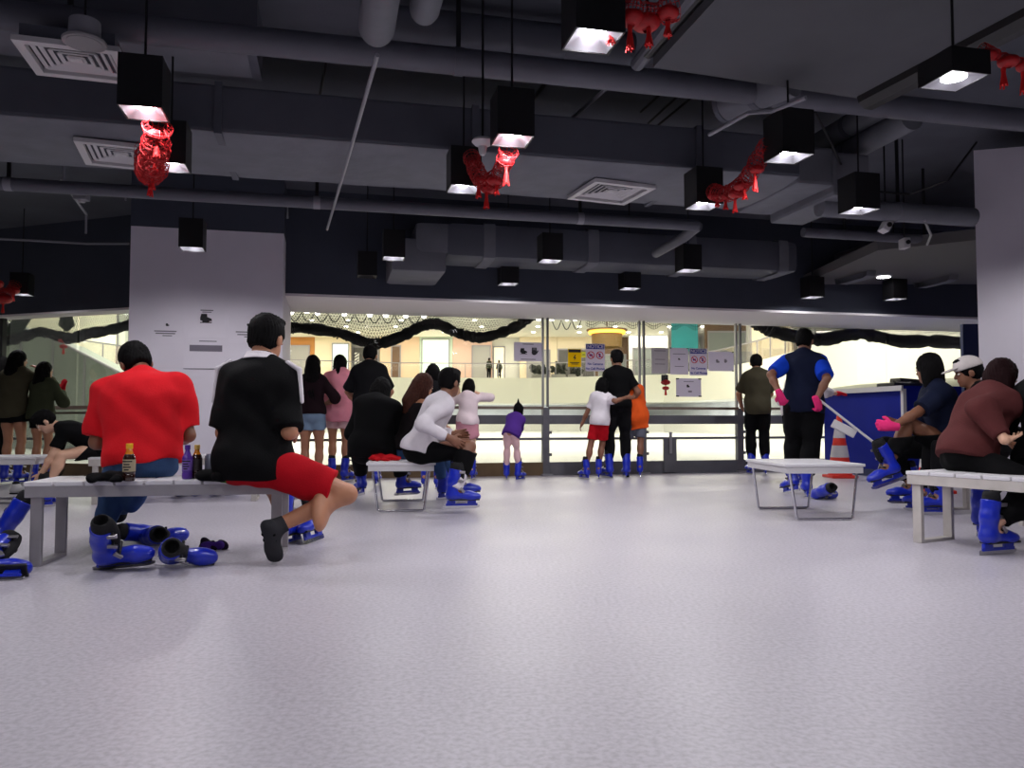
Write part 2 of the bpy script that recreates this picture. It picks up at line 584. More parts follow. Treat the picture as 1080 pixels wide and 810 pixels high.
# rear duct in front of the beam
U0, U1 = u_of(470, 8.75), u_of(838, 8.9)
t = empty('air_duct', uv(U0, 8.75, 2.6), 'long grey air duct just in front of the beam over the glass', 'duct', None, YAW)
LW = U1 - U0
b = NB(); box(b, (LW / 2, .32, .25), (LW, .64, .40), bev=.09); build('duct_body', b, M_DUCT, t, smooth=True)
for k in range(6):
    x = .5 + 1.25 * k
    b = NB(); box(b, (x, .32, .25), (.045, .67, .43), bev=.09); build('flange', b, M_DUCT2, t, smooth=True)
b = NB()
box(b, (-.30, .52, .06), (.62, .96, .38), bev=.05); box(b, (-.10, .32, .26), (.5, .60, .36), bev=.08)
build('elbow', b, M_DUCT2, t, smooth=True)

# upper left box duct
U0, U1 = -8.5, u_of(266, 5.35)
t = empty('air_duct', uv(U0, 5.3, 3.2), 'box duct high in the top left corner ending in mid ceiling', 'duct', None, YAW)
b = NB(); box(b, ((U1 - U0) / 2, .2, .19), (U1 - U0, .40, .36), bev=.02); build('duct_body', b, M_DUCT, t)
b = NB(); box(b, ((U1 - U0) / 2, .2, -.002), (U1 - U0 - .02, .36, .012)); build('insulation_wrap', b, M_DUCT2, t)  # paler underside strip, bounced light put into the grey
b = NB(); box(b, ((U1 - U0) - .03, .2, .18), (.06, .43, .38)); build('flange', b, M_DUCT, t)

# capped drop ducts pointing at the viewer
for (px, py, z, r, y_end, lab) in ((397, 30, 2.97, .10, 4.30, 'round capped duct end pointing away at the top edge, the larger of two'), (447, 12, 3.08, .085, 4.30, 'round capped duct end at the top edge, the smaller of two')):
    e = at_y(px, py, y_end); e.z = z
    b = NB()
    tube(b, [e + VX * .03, e + VX * .01, e - VX * .03, e - VX * 1.0, e - VX * 3.0], [r * .5, r * .88, r, r, r], 24)
    tag(build('round_duct', b, M_DUCT2, smooth=True), lab, 'duct')

# right side round ducts, running in depth
for (pa, pb_, z, r, lab, mm) in (((850, 184), (962, 124), 3.22, .10, 'long round duct slanting in depth right of the hanging lamp', M_DUCT2),
                             ((862, 152), (940, 108), 3.40, .10, 'second round duct behind the slanting one', M_DUCT2),
                             ((764, 112), (836, 84), 3.13, .115, 'stubby round duct hanging below the suspended panel', M_DUCT2)):
    a, c = at_z(*pa, z), at_z(*pb_, z)
    t = empty('round_duct', a, lab, 'duct')
    b = NB(); tube(b, [Vector((0, 0, 0)), (c - a)], r, 22); build('duct_body', b, mm, t, smooth=True)
    b = NB(); d = (c - a).normalized(); tube(b, [(c - a) * .45, (c - a) * .45 + d * .05], r * 1.05, 22); build('collar', b, M_DUCT, t, smooth=True)
    b = NB(); tube(b, [d * -.02, d * .02], r * 1.04, 22); build('rim', b, M_DUCT, t, smooth=True)
# black flexible ring
rc = at_z(826, 98, 3.15)
b = NB(); tube(b, [rc + Vector((.13 * math.cos(a), 0, -.10 * math.sin(a))) for a in [PI * k / 12 for k in range(-1, 14)]], .035, 10)
tag(build('flexible_hose', b, M_BLACKP, smooth=True), 'black flexible hose loop beside the stubby round duct', 'hose')
# right cross pipe behind lamp
along_u(6.05, 2.67, .085, u_of(868, 6.05), u_of(1031, 6.05), 'ceiling_pipe', 'grey pipe at the right, level with the top of the white column', M_DUCT2, collars=1)
along_u(7.4, 2.80, .05, u_of(850, 7.4), u_of(1020, 7.4), 'ceiling_pipe', 'thin grey pipe behind the two small white cameras', M_PIPE, collars=2)

# suspended panel at the top right
q = [at_z(689, 71, 2.95), at_z(906, 104, 2.95), at_z(1083, 26, 2.95)]
q.append(q[2] - VX * 1.5); q.append(q[0] - VX * 2.4)
t = empty('suspended_panel', (q[0].x, q[0].y, 2.95), 'large flat dark grey panel suspended at the top right', 'ceiling panel')
b = NB(); prism(b, [(p.x - q[0].x, p.y - q[0].y) for p in q], 0.0, .10); build('board', b, mat('panel_grey', (84, 85, 90), .85, var=.05, scale=4), t)
b = NB(); d = (q[4] - q[0]); tube(b, [Vector((-.03, 0, .09)), Vector((d.x - .03, d.y, .09))], .04, 8); build('edge_channel', b, M_BLACKP, t)
for (x, y) in ((-.03, .02), (1.0, .2), (1.2, -.8), (.3, -1.2)):
    b = NB(); box(b, (x, y, .37), (.015, .015, .54)); build('hanger', b, M_BLACKP, t)
b = NB(); d2 = (q[2] - q[1]); tube(b, [Vector((q[1].x - q[0].x + .06, q[1].y - q[0].y, .02)), Vector((q[3].x - q[0].x + .06, q[3].y - q[0].y, .02))], .10, 10); build('dark_channel', b, M_BLACKP, t)
# rail beside the panel
a, c = at_z(672, 68, 3.05), at_z(742, -20, 3.05)
b = NB(); tube(b, [a, c], .045, 10); tag(build('cable_tray', b, M_PIPE), 'grey tray running beside the left edge of the suspended panel', 'tray')
# low soffit at the far right
sp = [at_z(846, 300, 2.72), at_z(926, 264, 2.72), at_z(1040, 252, 2.72), at_z(1060, 300, 2.72)]
t = empty('lower_soffit', (sp[0].x, sp[0].y, 2.72), 'low grey soffit panel with a round downlight at the right', 'soffit')
b = NB(); prism(b, [(p.x - sp[0].x, p.y - sp[0].y) for p in sp], 0, .12); build('board', b, mat('soffit_grey', (98, 97, 97), .85), t)
dl = at_z(932, 292, 2.715) - t.location
b = NB(); lathe(b, [(.10, .0), (.10, -.006), (.085, -.008), (.085, 0)], dl, 20); build('downlight_ring', b, M_WHITEP, t)
b = NB(); lathe(b, [(.085, -.003), (0, -.003)], dl, 20); build('downlight_lens', b, M_BULB, t)

# thin conduits
def conduit(pts, z, r, lab, m=M_CONDUIT):
    b = NB(); tube(b, [at_z(x, y, zz) for (x, y), zz in zip(pts, z if isinstance(z, (list, tuple)) else [z] * len(pts))], r, 8)
    return tag(build('conduit', b, m, smooth=True), lab, 'conduit')


conduit([(398, 58), (372, 150), (345, 242)], 2.655, .012, 'long pale pole slanting from the round duct towards the beam')
conduit([(650, 84), (600, 128)], 3.38, .016, 'short pale conduit slanting on the slab left of the panel')
conduit([(748, 142), (790, 119), (815, 117), (850, 103)], 2.72, .014, 'bent white conduit below the stubby round duct')
conduit([(-20, 251), (40, 254), (91, 257), (136, 257)], 2.9, .014, 'pale conduit running level left of the white column')
conduit([(64, 188), (91, 226)], 2.92, .013, 'pale conduit slanting on the left above the level one')
conduit([(90, 8), (110, 40)], 3.2, .01, 'thin dark cable in the top left corner', M_BLACKP)
b = NB()
p = at_z(91, 226, 2.92); p2_ = at_z(91, 257, 2.9)
tube(b, [p, Vector((p.x, p.y, p.z - .2))], .012, 8)
tag(build('conduit', b, M_CONDUIT), 'short pale conduit drop below the slanting one at left', 'conduit')
for k, (a, c, lab) in enumerate((((705, 92), (676, 118), 'first'), ((722, 95), (684, 130), 'second'), ((738, 96), (692, 134), 'third'))):
    conduit([a, c], 3.42, .012, 'dark slanting conduit on the slab, %s of three from the left' % lab, M_BLACKP)
conduit([(345, 60), (335, 112)], 3.42, .012, 'dark slanting conduit on the slab left of the capped duct', M_BLACKP)
conduit([(581, 80), (562, 105)], 3.42, .018, 'thick dark slanting conduit on the slab above the middle lamp', M_BLACKP)
conduit([(975, 232), (982, 248), (978, 258)], 2.60, .012, 'pale cable hooking down beside the small white cameras')
conduit([(860, 118), (900, 200), (960, 205), (1000, 190), (1030, 150)], [3.2, 2.85, 2.8, 2.85, 3.2], .010, 'slack dark cable sagging behind the right lamp', M_BLACKP)

# vents: flat louvred diffusers
def vent(c, sx, sy, label, neck=True, rz=YAW):
    t = empty('ceiling_vent', c, label, 'air vent', None, rz)
    b = NB()
    for s in (-1, 1):
        box(b, (s * (sx / 2 - .025), 0, .0), (.05, sy, .03)); box(b, (0, s * (sy / 2 - .025), .0), (sx - .1, .05, .03))
    build('frame', b, M_WHITEP, t)
    b = NB()
    n = 5
    for k in range(n):
        f = 1 - (k + .6) / (n + .6)
        ax, ay = (sx - .1) * f, (sy - .1) * f
        th = .022
        for s in (-1, 1):
            box(b, (s * ax / 2, 0, .012), (th, ay, .008), Matrix.Rotation(s * .55, 3, 'Y'))
            box(b, (0, s * ay / 2, .012), (ax, th, .008), Matrix.Rotation(-s * .55, 3, 'X'))
    box(b, (0, 0, .008), (sx * .12, sy * .12, .01))
    build('louvres', b, M_WHITEP, t)
    b = NB(); box(b, (0, 0, .06), (sx - .06, sy - .06, .07)); build('plenum', b, M_DUCT, t)
    return t


def vent_px(corners, z, label, gap):
    p = [at_z(x, y, z) for x, y in corners]
    c = sum(p, Vector()) / 4
    sx = ((p[1] - p[0]).length + (p[2] - p[3]).length) / 2
    sy = ((p[3] - p[0]).length + (p[2] - p[1]).length) / 2
    d = (p[1] - p[0] + p[2] - p[3])
    return vent(c, sx, sy, label, rz=math.atan2(d.y, d.x))


vent_px([(14, 38), (136, 54), (133, 86), (36, 77)], 2.86, 'large white louvred vent at the top left corner', 0)
vent_px([(78, 147), (172, 156), (168, 180), (90, 171)], 2.765, 'white louvred vent half hidden behind the red garland at left', 0)
vent_px([(625, 190), (688, 196), (662, 216), (601, 208)], 2.765, 'white louvred vent in the middle of the wide duct', 0)
# hangers for the big vent
# ceiling speaker below the vent
t = empty('ceiling_speaker', at_z(89, 46, 2.78), 'round white ceiling speaker beside the large vent', 'speaker')
b = NB(); lathe(b, [(0, 0), (.085, 0), (.085, .004), (.105, 0), (.108, .012), (.10, .02)], seg=28); build('grille', b, mat('speaker_grille', (150, 148, 150), .6), t, smooth=True)
b = NB(); lathe(b, [(.08, .02), (.075, .12), (.05, .13), (0, .13)], seg=24); build('can', b, M_CONDUIT, t, smooth=True)
b = NB(); tube(b, [(0, 0, .13), (0, 0, Z_SLAB - t.location.z)], .006, 8); build('cable', b, M_BLACKP, t)
# mushroom shaped detector
t = empty('smoke_detector', at_z(509, 158, 2.47), 'white mushroom shaped detector hanging between two middle lamps', 'detector')
b = NB(); lathe(b, [(0, -.035), (.014, -.034), (.022, -.02), (.028, .02), (.05, .03), (.068, .05), (.06, .065), (.02, .07), (0, .07)], seg=24); build('dome', b, M_WHITEP, t, smooth=True)
b = NB(); tube(b, [(0, 0, .07), (0, 0, Z_SLAB - 2.47)], .008, 8); build('rod', b, M_BLACKP, t)
# small white cameras
for (px, py, lab, tilt) in ((934, 239, 'small white camera tilted, left of the pair by the right pipe', .5), (954, 257, 'small white box camera hanging upright, right of the pair', 0.0)):
    c = at_z(px, py, 2.55)
    t = empty('security_camera', c, lab, 'camera')
    b = NB(); box(b, (0, 0, 0), (.065, .12, .10), Matrix.Rotation(tilt, 3, 'Y'), bev=.008); build('housing', b, M_WHITEP, t)
    b = NB(); lathe(b, [(0, 0), (.022, 0), (.022, .012), (.015, .014), (0, .014)], (0, -.07, 0), 16, R=Matrix.Rotation(PI / 2, 3, 'X')); build('lens', b, M_BLACKP, t)
    b = NB(); tube(b, [(0, 0, .05), (0, 0, Z_SLAB - 2.55)], .008, 8); build('bracket', b, M_BLACKP, t)
# small emergency spot on the left conduit
c = at_z(86, 208, 2.75)
t = empty('emergency_light', c, 'small grey emergency light beside the slanting conduit at left', 'light')
b = NB(); box(b, (0, 0, .0), (.11, .09, .06), bev=.01); build('housing', b, M_CONDUIT, t)
b = NB(); lathe(b, [(0, -.05), (.03, -.045), (.035, -.03), (.03, -.03)], seg=16); build('lens', b, M_STEELD, t)
b = NB(); tube(b, [(-.05, 0, .02), (-.16, 0, .05), (-.16, 0, .85)], .01, 8); build('bracket', b, M_CONDUIT, t)
# ================================================================== pendant lamps
Z_LAMP = 2.45
LAMP_W = 0.22


def make_lamp(on=True):
    t = empty('pendant_lamp', (0, 0, 0), None, 'lamp', 'black box pendant lamps', YAW)
    w, h, th = LAMP_W, .28, .008
    b = NB()
    for s in (-1, 1):
        box(b, (s * (w / 2 - th / 2), 0, h / 2), (th, w, h)); box(b, (0, s * (w / 2 - th / 2), h / 2), (w - 2 * th, th, h))
    box(b, (0, 0, h - th / 2), (w - 2 * th, w - 2 * th, th))
    build('housing', b, M_BLACKP, t)
    b = NB()
    n = 20
    R0, R1 = .058, w / 2 - th - .001
    # square-mouthed reflector narrowing to a round lamp
    bot, top = [], []
    for k in range(n * 2):
        a = 2 * PI * k / (n * 2) + PI / 4
        c_, s_ = math.cos(a), math.sin(a)
        m = max(abs(c_), abs(s_))
        bot.append(b.verts.new((c_ / m * R1, s_ / m * R1, .004)))
        top.append(b.verts.new((c_ * R0, s_ * R0, .040)))
    for k in range(n * 2):
        b.faces.new((bot[k], bot[(k + 1) % (n * 2)], top[(k + 1) % (n * 2)], top[k]))
    build('reflector', b, M_REFL if on else M_BLACKP, t, smooth=True)
    b = NB(); lathe(b, [(0, .034), (R0 * .8, .036), (R0, .041), (R0, .06), (0, .06)], seg=24); build('bulb', b, M_BULB if on else M_BLACKP, t)
    b = NB(); tube(b, [(0, 0, h), (0, 0, Z_SLAB - Z_LAMP)], .007, 8); build('suspension_rod', b, M_BLACKP, t)
    return t


def lamp_light(parent, watts, spot=172):
    l = bpy.data.lights.new('pendant_light', 'SPOT')
    l.energy = watts
    l.spot_size = spot * D2R
    l.spot_blend = 0.55
    l.shadow_soft_size = 0.045
    l.color = (.985, .965, 1.0)
    o = bpy.data.objects.new('pendant_light', l)
    o.location = (0, 0, -.004)
    o.parent = parent
    COL.objects.link(o)
    return o


LAMPS = [
    (152, 120, 'black box pendant lamp above the left red garland, beside the large vent'),
    (180, 177, 'black box pendant lamp half behind the left red garland'),
    (625, 44, 'largest black box pendant lamp, at the top edge beside red lanterns'),
    (540, 149, 'black box pendant lamp above the middle red garland'),
    (489, 200, 'black box pendant lamp left of the middle red garland'),
    (832, 167, 'black box pendant lamp at the upper end of the right red garland'),
    (742, 218, 'black box pendant lamp at the lower end of the right red garland'),
    (1006, 86, 'black box pendant lamp below the dark channel at the top right corner'),
    (906, 223, 'black box pendant lamp before the right pipe, left of the small white cameras'),
    (580, 276, 'black box pendant lamp below the middle vent'),
    (726, 286, 'black box pendant lamp below the elbow end of the thin pipe'),
    (536, 300, 'black box pendant lamp close to the beam that throws a bright scallop'),
    (664, 305, 'black box pendant lamp before the beam above the NOTICE sign'),
    (203, 263, 'black box pendant lamp before the head of the white column'),
    (415, 273, 'black box pendant lamp beside the duct elbow'),
    (857, 314, 'black box pendant lamp before the beam above the person in blue sleeves'),
    (944, 316, 'black box pendant lamp before the beam below the round downlight'),
    (23, 311, 'black box pendant lamp at the far left beside red lanterns'),
]
lamp0 = None
LAMP_POS = []
for i, (px, py, lab) in enumerate(LAMPS):
    p = at_z(px, py, Z_LAMP)
    t = make_lamp() if lamp0 is None else copy_tree(lamp0)
    if lamp0 is None: lamp0 = t
    t.location = p
    t['label'] = lab
    if i == 7: t.scale = (1, 1, .42)
    LAMP_POS.append(p)
for p in LAMP_POS:
    pass
t = make_lamp(False)
t.location = at_z(387, 292, Z_LAMP + .02)
t['label'] = 'black box pendant lamp that is switched off, left of the duct elbow'
# unseen pendant lamps added outside the frame to light the near floor
BEHIND = [(-2.6, 2.2), (2.6, 2.6), (-1.6, .6), (1.6, .4), (-4.2, 3.6), (4.6, 3.4), (5.2, 6.2), (0, -1.6), (-3.2, -1.2), (3.2, -1.2), (-5.6, 6.4)]
allp = [(p.x, p.y) for p in LAMP_POS] + BEHIND
tops = [t_ for t_ in COL.objects if t_.name.startswith('pendant_lamp')]
for t_ in tops:
    if 'switched off' in t_['label']: continue
    lamp_light(t_, LAMP_WATT)
for i, (x, y) in enumerate(BEHIND):
    t_ = copy_tree(lamp0)
    t_.location = (x, y, Z_LAMP)
    t_['label'] = 'unseen black box pendant lamp added outside the frame to light the floor'

# ================================================================== red hanging ornaments
def lantern(b, c, r, tassel, rnd):
    """paper knot lantern: ribbed flattened ball, small cap, tassel of strips."""
    c = Vector(c)
    prof = [(r * .25, r * .62), (r * .3, r * .5)]
    for k in range(9):
        a = PI * (.5 - k / 8)
        prof.append((r * (.35 + .65 * math.cos(a)), r * .5 * math.sin(a)))
    prof += [(r * .3, -r * .5), (r * .2, -r * .62)]
    lathe(b, prof, c, 14)


def ornament_string(pts, name, label, grp, sizes, tassels, net_r=.035, seed=1):
    """a swag of knotted red netting with lanterns and tassels."""
    rnd = random.Random(seed)
    pts = [Vector(p) for p in pts]
    o0 = pts[0].copy()
    t = empty(name, o0, label, 'garland', grp)
    P = [p - o0 for p in pts]
    # netting: a lumpy open tube
    dense = []
    for a, b_ in zip(P[:-1], P[1:]):
        n = max(2, int((b_ - a).length / .016))
        for k in range(n): dense.append(a.lerp(b_, k / n))
    dense.append(P[-1])
    rs = [net_r * (.65 + .6 * rnd.random()) for _ in dense]
    b = NB()
    tube(b, dense, rs, 13, cap=False)
    o = build('netting', b, M_RED, t)
    w = o.modifiers.new('strands', 'WIREFRAME'); w.thickness = .0055; w.use_even_offset = False
    L = sum((b_ - a).length for a, b_ in zip(P[:-1], P[1:]))
    for f, s, tl in zip(np.linspace(.06, .94, len(sizes)), sizes, tassels):
        q = dense[min(len(dense) - 1, int(f * (len(dense) - 1)))]
        b = NB(); lantern(b, q + Vector((rnd.uniform(-.02, .02), rnd.uniform(-.03, .03), -s * .5)), s, tl, rnd)
        l_ = build('lantern', b, M_RED, t, smooth=True)
        if tl > 0:
            b = NB()
            c = q + Vector((0, 0, -s * 1.1))
            tube(b, [c + Vector((0, 0, .012)), c, c + Vector((0, 0, -.02)), c + Vector((0, 0, -tl))], [.005, .012, .010, .018], 9)
            for k in range(6):
                a = k * PI / 3
                tube(b, [c + Vector((.006 * math.cos(a), .006 * math.sin(a), -.02)), c + Vector((.017 * math.cos(a), .017 * math.sin(a), -tl * (1 + .2 * rnd.random())))], [.003, .0045], 5)
            build('tassel', b, M_REDT, l_)
    return t


def swag(a, b_, sag, n=9):
    a, b_ = Vector(a), Vector(b_)
    return [a.lerp(b_, k / n) - Vector((0, 0, sag * (1 - (2 * k / n - 1) ** 2))) for k in range(n + 1)]


ZL = Z_LAMP
def lp(i, dz=.0, dx=0., dy=0.):
    p = LAMP_POS[i]
    return Vector((p.x + dx, p.y + dy, p.z + dz))
G = 'red paper garlands hung between the lamps'
ornament_string(swag(lp(0, -.02, .03, .10), lp(1, .10, -.13, -.05), .21), 'red_garland', 'red paper garland hanging between two lamps at the far left vent', G, [.05, .045, .05, .05, .045, .04], [.08, .03, .06, .08, .05, .07], .07, 1)
ornament_string(swag(lp(3, -.02, -.02, .1), lp(4, .20, .06, -.12), .20), 'red_garland', 'red paper garland hanging between the two middle lamps', G, [.055, .05, .06, .05, .04], [.10, .05, .09, .09, 0], .05, 2)
ornament_string(swag(lp(5, .12, -.12, .05), lp(6, .08, .05, -.13), .13), 'red_garland', 'red paper garland hanging between the two lamps right of the middle vent', G, [.03, .05, .055, .06, .045, .045], [0, .10, .06, .08, .06, .05], .05, 3)
a = at_z(640, 5, 2.62); c = at_z(712, 8, 2.62)
ornament_string(swag(a, c, .03), 'red_garland', 'red paper garland cut by the top edge beside the largest lamp', G, [.07, .06, .065, .05], [.08, .10, .07, .06], .05, 4)
a = at_z(1036, 50, 2.60); c = at_z(1084, 66, 2.60)
ornament_string(swag(a, c, .02), 'red_garland', 'pair of red lanterns with tassels at the top right corner', G, [.05, .05, .05], [.06, .08, .09], .022, 5)
a = at_z(-8, 292, 2.55); c = at_z(16, 300, 2.55)
ornament_string(swag(a, c, .18), 'red_garland', 'red paper garland at the left edge beside the farthest left lamp', G, [.10, .11, .09], [.1, .1, .08], .06, 6)
# ================================================================== the rink hall beyond the glass
Z_UP, Z_FB, Z_MC = 4.27, 2.15, 8.2
b = NB(); prism(b, [uv(-60, V_GLASS + .1), uv(70, V_GLASS + .1), uv(70, 95), uv(-60, 95)], -.25, -.04)
struct('ground_ice', b, M_ICE)
b = NB(); prism(b, [uv(-60, 18), uv(70, 15.5), uv(70, 95), uv(-60, 95)], Z_MC, Z_MC + .3)
struct('ceiling_hall', b, M_CREAM)
M_GREYREC = mat('grey_recess_wall', (222, 224, 226), .6, var=.15, scale=.4)

curve = [(-420, 30), (-150, 34), (0, 40), (134, 50), (280, 60), (420, 64), (560, 65), (700, 60), (760, 52), (800, 46), (830, 41), (860, 36), (905, 30), (960, 27), (1040, 24), (1150, 22)]


def cpt(px, d):
    r = ray(px, 443)
    return Vector((r.x / r.y * d, d, 0))


def ribbon(name, z0, z1, th, m, off=0.0, i0=0, i1=None, kind='structure', **k):
    b = NB()
    A = [cpt(px, d + off) for px, d in curve[i0:i1]]
    B = [cpt(px, d + off + th) for px, d in curve[i0:i1]]
    prev = None
    for a, c in zip(A, B):
        q = [b.verts.new((a.x, a.y, z0)), b.verts.new((a.x, a.y, z1)), b.verts.new((c.x, c.y, z1)), b.verts.new((c.x, c.y, z0))]
        if prev:
            for j in range(4): b.faces.new((prev[j], prev[(j + 1) % 4], q[(j + 1) % 4], q[j]))
        prev = q
    o = build(name, b, m)
    if kind: o['kind'] = kind
    return o


ribbon('wall_fascia', Z_FB, Z_UP, .4, M_CREAM)
ribbon('floor_upper', Z_UP - .12, Z_UP - .02, 9, M_CREAM, .4)
ribbon('ceiling_lower', Z_FB, Z_FB + .1, 7, M_CREAM, .4)
ribbon('wall_recess', 0, Z_FB, .3, M_GREYREC, 7)
o = ribbon('dasher_board', -.04, 1.0, .15, mat('white_dasher_board', (228, 228, 222), .5), -3.0, kind=None)
tag(o, 'white dasher board around the far side of the ice', 'barrier')
o = ribbon('trim_3', 1.0, 1.06, .17, mat('dasher_cap', (120, 135, 150), .5), -3.0)
# upper railing: glass with thin posts
t = empty('balcony_railing', cpt(420, 64) + Vector((0, 0, Z_UP)), 'glass balcony railing of the upper floor across the ice', 'railing')
o = ribbon('glass_panel', Z_UP, Z_UP + 1.15, .03, M_GLASS, .1, kind=None); o.parent = t; o.location = -t.location
o = ribbon('top_rail', Z_UP + 1.15, Z_UP + 1.23, .10, M_STEELD, .06, kind=None); o.parent = t; o.location = -t.location
b = NB()
for (a, c) in zip(curve[:-1], curve[1:]):
    A, B = cpt(*a), cpt(*c)
    n = max(1, int((B - A).length / 2.2))
    for k in range(n):
        p = A.lerp(B, k / n) + Vector((0, .1, 0))
        box(b, (p.x - t.location.x, p.y - t.location.y, .6), (.06, .06, 1.2))
build('rail_posts', b, M_STEELD, t)

# facade of the upper floor, shop by shop
M_SH = {k: mat('shop_' + k, v, .6, var=.06, scale=.5) for k, v in dict(
    cream=(238, 222, 190), peach=(232, 200, 168), mint=(214, 232, 210), white=(240, 240, 232), dark=(88, 86, 84), grey=(168, 166, 160),
    brown=(110, 84, 62), orange=(196, 132, 62), pink=(226, 190, 172), glassgrey=(140, 146, 142)).items()}
M_SHLIT = mat('lit_shop_window', (245, 240, 220), .4, emit=(255, 246, 214), estr=.55)
M_SHLITG = mat('lit_mint_shop_window', (225, 242, 224), .4, emit=(226, 246, 226), estr=.6)


def shop(px0, px1, d, wallm, winm, label, z1=Z_MC, z0=Z_UP - .02, win=(.15, .85, .02, .72), extra=None):
    A, B = cpt(px0, d), cpt(px1, d)
    L = (B - A).length
    t = empty('shop_front', A.lerp(B, .5) + Vector((0, 0, z0)), label, 'shop', None, math.atan2((B - A).y, (B - A).x))
    H = z1 - z0
    b = NB(); box(b, (0, .2, H / 2), (L - .02, .4, H)); build('wall_panel', b, wallm, t)
    w0, w1, h0, h1 = win
    x0, x1 = L * (w0 - .5), L * (w1 - .5)
    b = NB(); box(b, ((x0 + x1) / 2, -.03, H * (h0 + h1) / 2), (x1 - x0, .05, H * (h1 - h0))); build('display_window', b, winm, t)
    b = NB()
    for x in (x0, x1): box(b, (x, -.06, H * (h0 + h1) / 2), (.10, .08, H * (h1 - h0)))
    box(b, ((x0 + x1) / 2, -.06, H * h1), (x1 - x0 + .1, .08, .12))
    build('window_frame', b, M_STEELD, t)
    if extra: extra(t, L, H)
    return t


def silver_tree(t, L, H):
    rnd = random.Random(4)
    b = NB(); tube(b, [(0, -.5, 0), (.05, -.5, 1.2), (-.05, -.5, 2.2)], .05, 8); 
    for k in range(14):
        a = rnd.uniform(0, 2 * PI); z = rnd.uniform(.9, 2.0); tube(b, [(0, -.5, z), (.75 * math.cos(a), -.5 + .3 * math.sin(a), z + rnd.uniform(.2, .7))], .02, 5)
    tr = build('silver_tree', b, M_CHROME, t)
    b = NB()
    for k in range(150):
        a = rnd.uniform(0, 2 * PI); r = rnd.uniform(.1, .95)
        c = Vector((r * math.cos(a), -.5 + .35 * r * math.sin(a), rnd.uniform(.5, 2.7)))
        box(b, c, (rnd.uniform(.08, .2), .02, rnd.uniform(.08, .22)), Euler((rnd.random(), rnd.random(), rnd.random() * 3)).to_matrix())
    build('silver_leaves', b, mat('silver_leaf', (235, 238, 240), .3, .3), tr)


def striped_pole(t, L, H):
    for x in (-L * .25, ):
        b = NB(); tube(b, [(x, -.4, .0), (x, -.4, 2.6)], .22, 14)
        p = build('striped_pole', b, M_SH['white'], t)
        b = NB()
        for k in range(9): box(b, (x, -.63, .2 + k * .28), (.5, .03, .10), Matrix.Rotation(-.6, 3, 'Y'))
        build('stripes', b, M_SH['dark'], p)


shop(262, 331, 70, M_SH['orange'], M_SH['grey'], 'orange framed shop with a silver leaf tree across the ice', win=(.2, .92, .02, .8), extra=silver_tree)
shop(331, 369, 70, M_SH['cream'], M_SHLITG, 'cream shop with a mint lit window beside the silver tree', win=(.5, .95, .05, .85))
shop(369, 400, 71, M_SH['grey'], M_SH['dark'], 'dark open shop with a striped pole', win=(.08, .95, .02, .8), extra=striped_pole)
shop(400, 442, 70, M_SH['peach'], M_SH['brown'], 'peach shop front with narrow brown doors', win=(.30, .52, .02, .8))
shop(442, 477, 70, M_SH['mint'], M_SHLITG, 'bright mint lit shop front above the brown haired woman', win=(.08, .9, .02, .95))
shop(477, 519, 70, M_SH['pink'], M_SH['grey'], 'pink beige shop front left of the two far onlookers', win=(.5, .95, .02, .8))
shop(519, 548, 71, M_SH['white'], M_SHLIT, 'white lit shop front behind the two far onlookers', win=(.05, .45, .02, .8))
shop(548, 588, 70, M_SH['cream'], M_SH['grey'], 'cream shop front behind the sheet with two black icons', win=(.2, .8, .02, .7))
shop(588, 628, 70, M_SH['cream'], M_SH['dark'], 'shop with a dark opening behind the yellow sign', win=(.02, .98, .0, .72))
shop(628, 664, 70, M_SH['brown'], M_SH['glassgrey'], 'brown shop front behind the NOTICE sign', win=(.1, .9, .02, .6))
shop(664, 706, 68, M_SH['white'], M_SH['glassgrey'], 'white shop with pale grey glass behind the twin pole post', win=(.1, .9, .02, .7))
shop(706, 745, 62, M_SH['grey'], M_SH['glassgrey'], 'grey shop front behind the teal banner', win=(.1, .9, .02, .8))
for k, (a, c, da) in enumerate(((745, 790, 57), (790, 836, 50), (836, 884, 42), (884, 950, 36), (950, 1060, 32))):
    shop(a, c, da, M_SH[('brown', 'grey', 'cream', 'glassgrey', 'grey')[k]], M_SH[('glassgrey', 'cream', 'glassgrey', 'grey', 'cream')[k]],
         ['brown framed glass shop left of the right net', 'grey framed shop under the start of the right net', 'cream framed glass shop behind the head of the person in blue sleeves',
          'glassy grey shop above the right net rope', 'grey shop with a cream window at the far right'][k], win=(.06, .94, .05, .75))
for k, (a, c, da) in enumerate(((130, 262, 64), (0, 130, 50), (-200, 0, 44))):
    shop(a, c, da, M_SH['white'], (M_SH['grey'], M_SHLIT, M_SH['cream'])[k], ['white shop hidden behind the column', 'white lit shop front above the left net rope', 'pale shop front at the left end of the hall'][k], win=(.06, .94, .0, .85))

# ramp (escalator flank) seen through the left glass
M_RAMP = mat('grey_green_panel', (150, 156, 146), .4, var=.12, scale=.7)
rp = [at_y(-260, 250, 23), at_y(62, 362, 23), at_y(140, 402, 23)]
b = NB()
t = empty('escalator', Vector((rp[1].x, 23, 0)), 'grey green escalator flank rising to the left beyond the left glass', 'escalator')
lo = [(p.x - t.location.x, 0, -.03) for p in rp] ; hi = [(p.x - t.location.x, 0, p.z) for p in rp]
def slab(b, lo, hi, y0, y1):
    A = [b.verts.new((p[0], y0, p[2])) for p in lo + hi[::-1]]
    B = [b.verts.new((p[0], y1, p[2])) for p in lo + hi[::-1]]
    b.faces.new(A); b.faces.new(B)
    n = len(A)
    for i in range(n): b.faces.new((A[i], A[(i + 1) % n], B[(i + 1) % n], B[i]))
slab(b, lo, hi, 0, 1.4)
build('flank', b, M_RAMP, t)
b = NB()
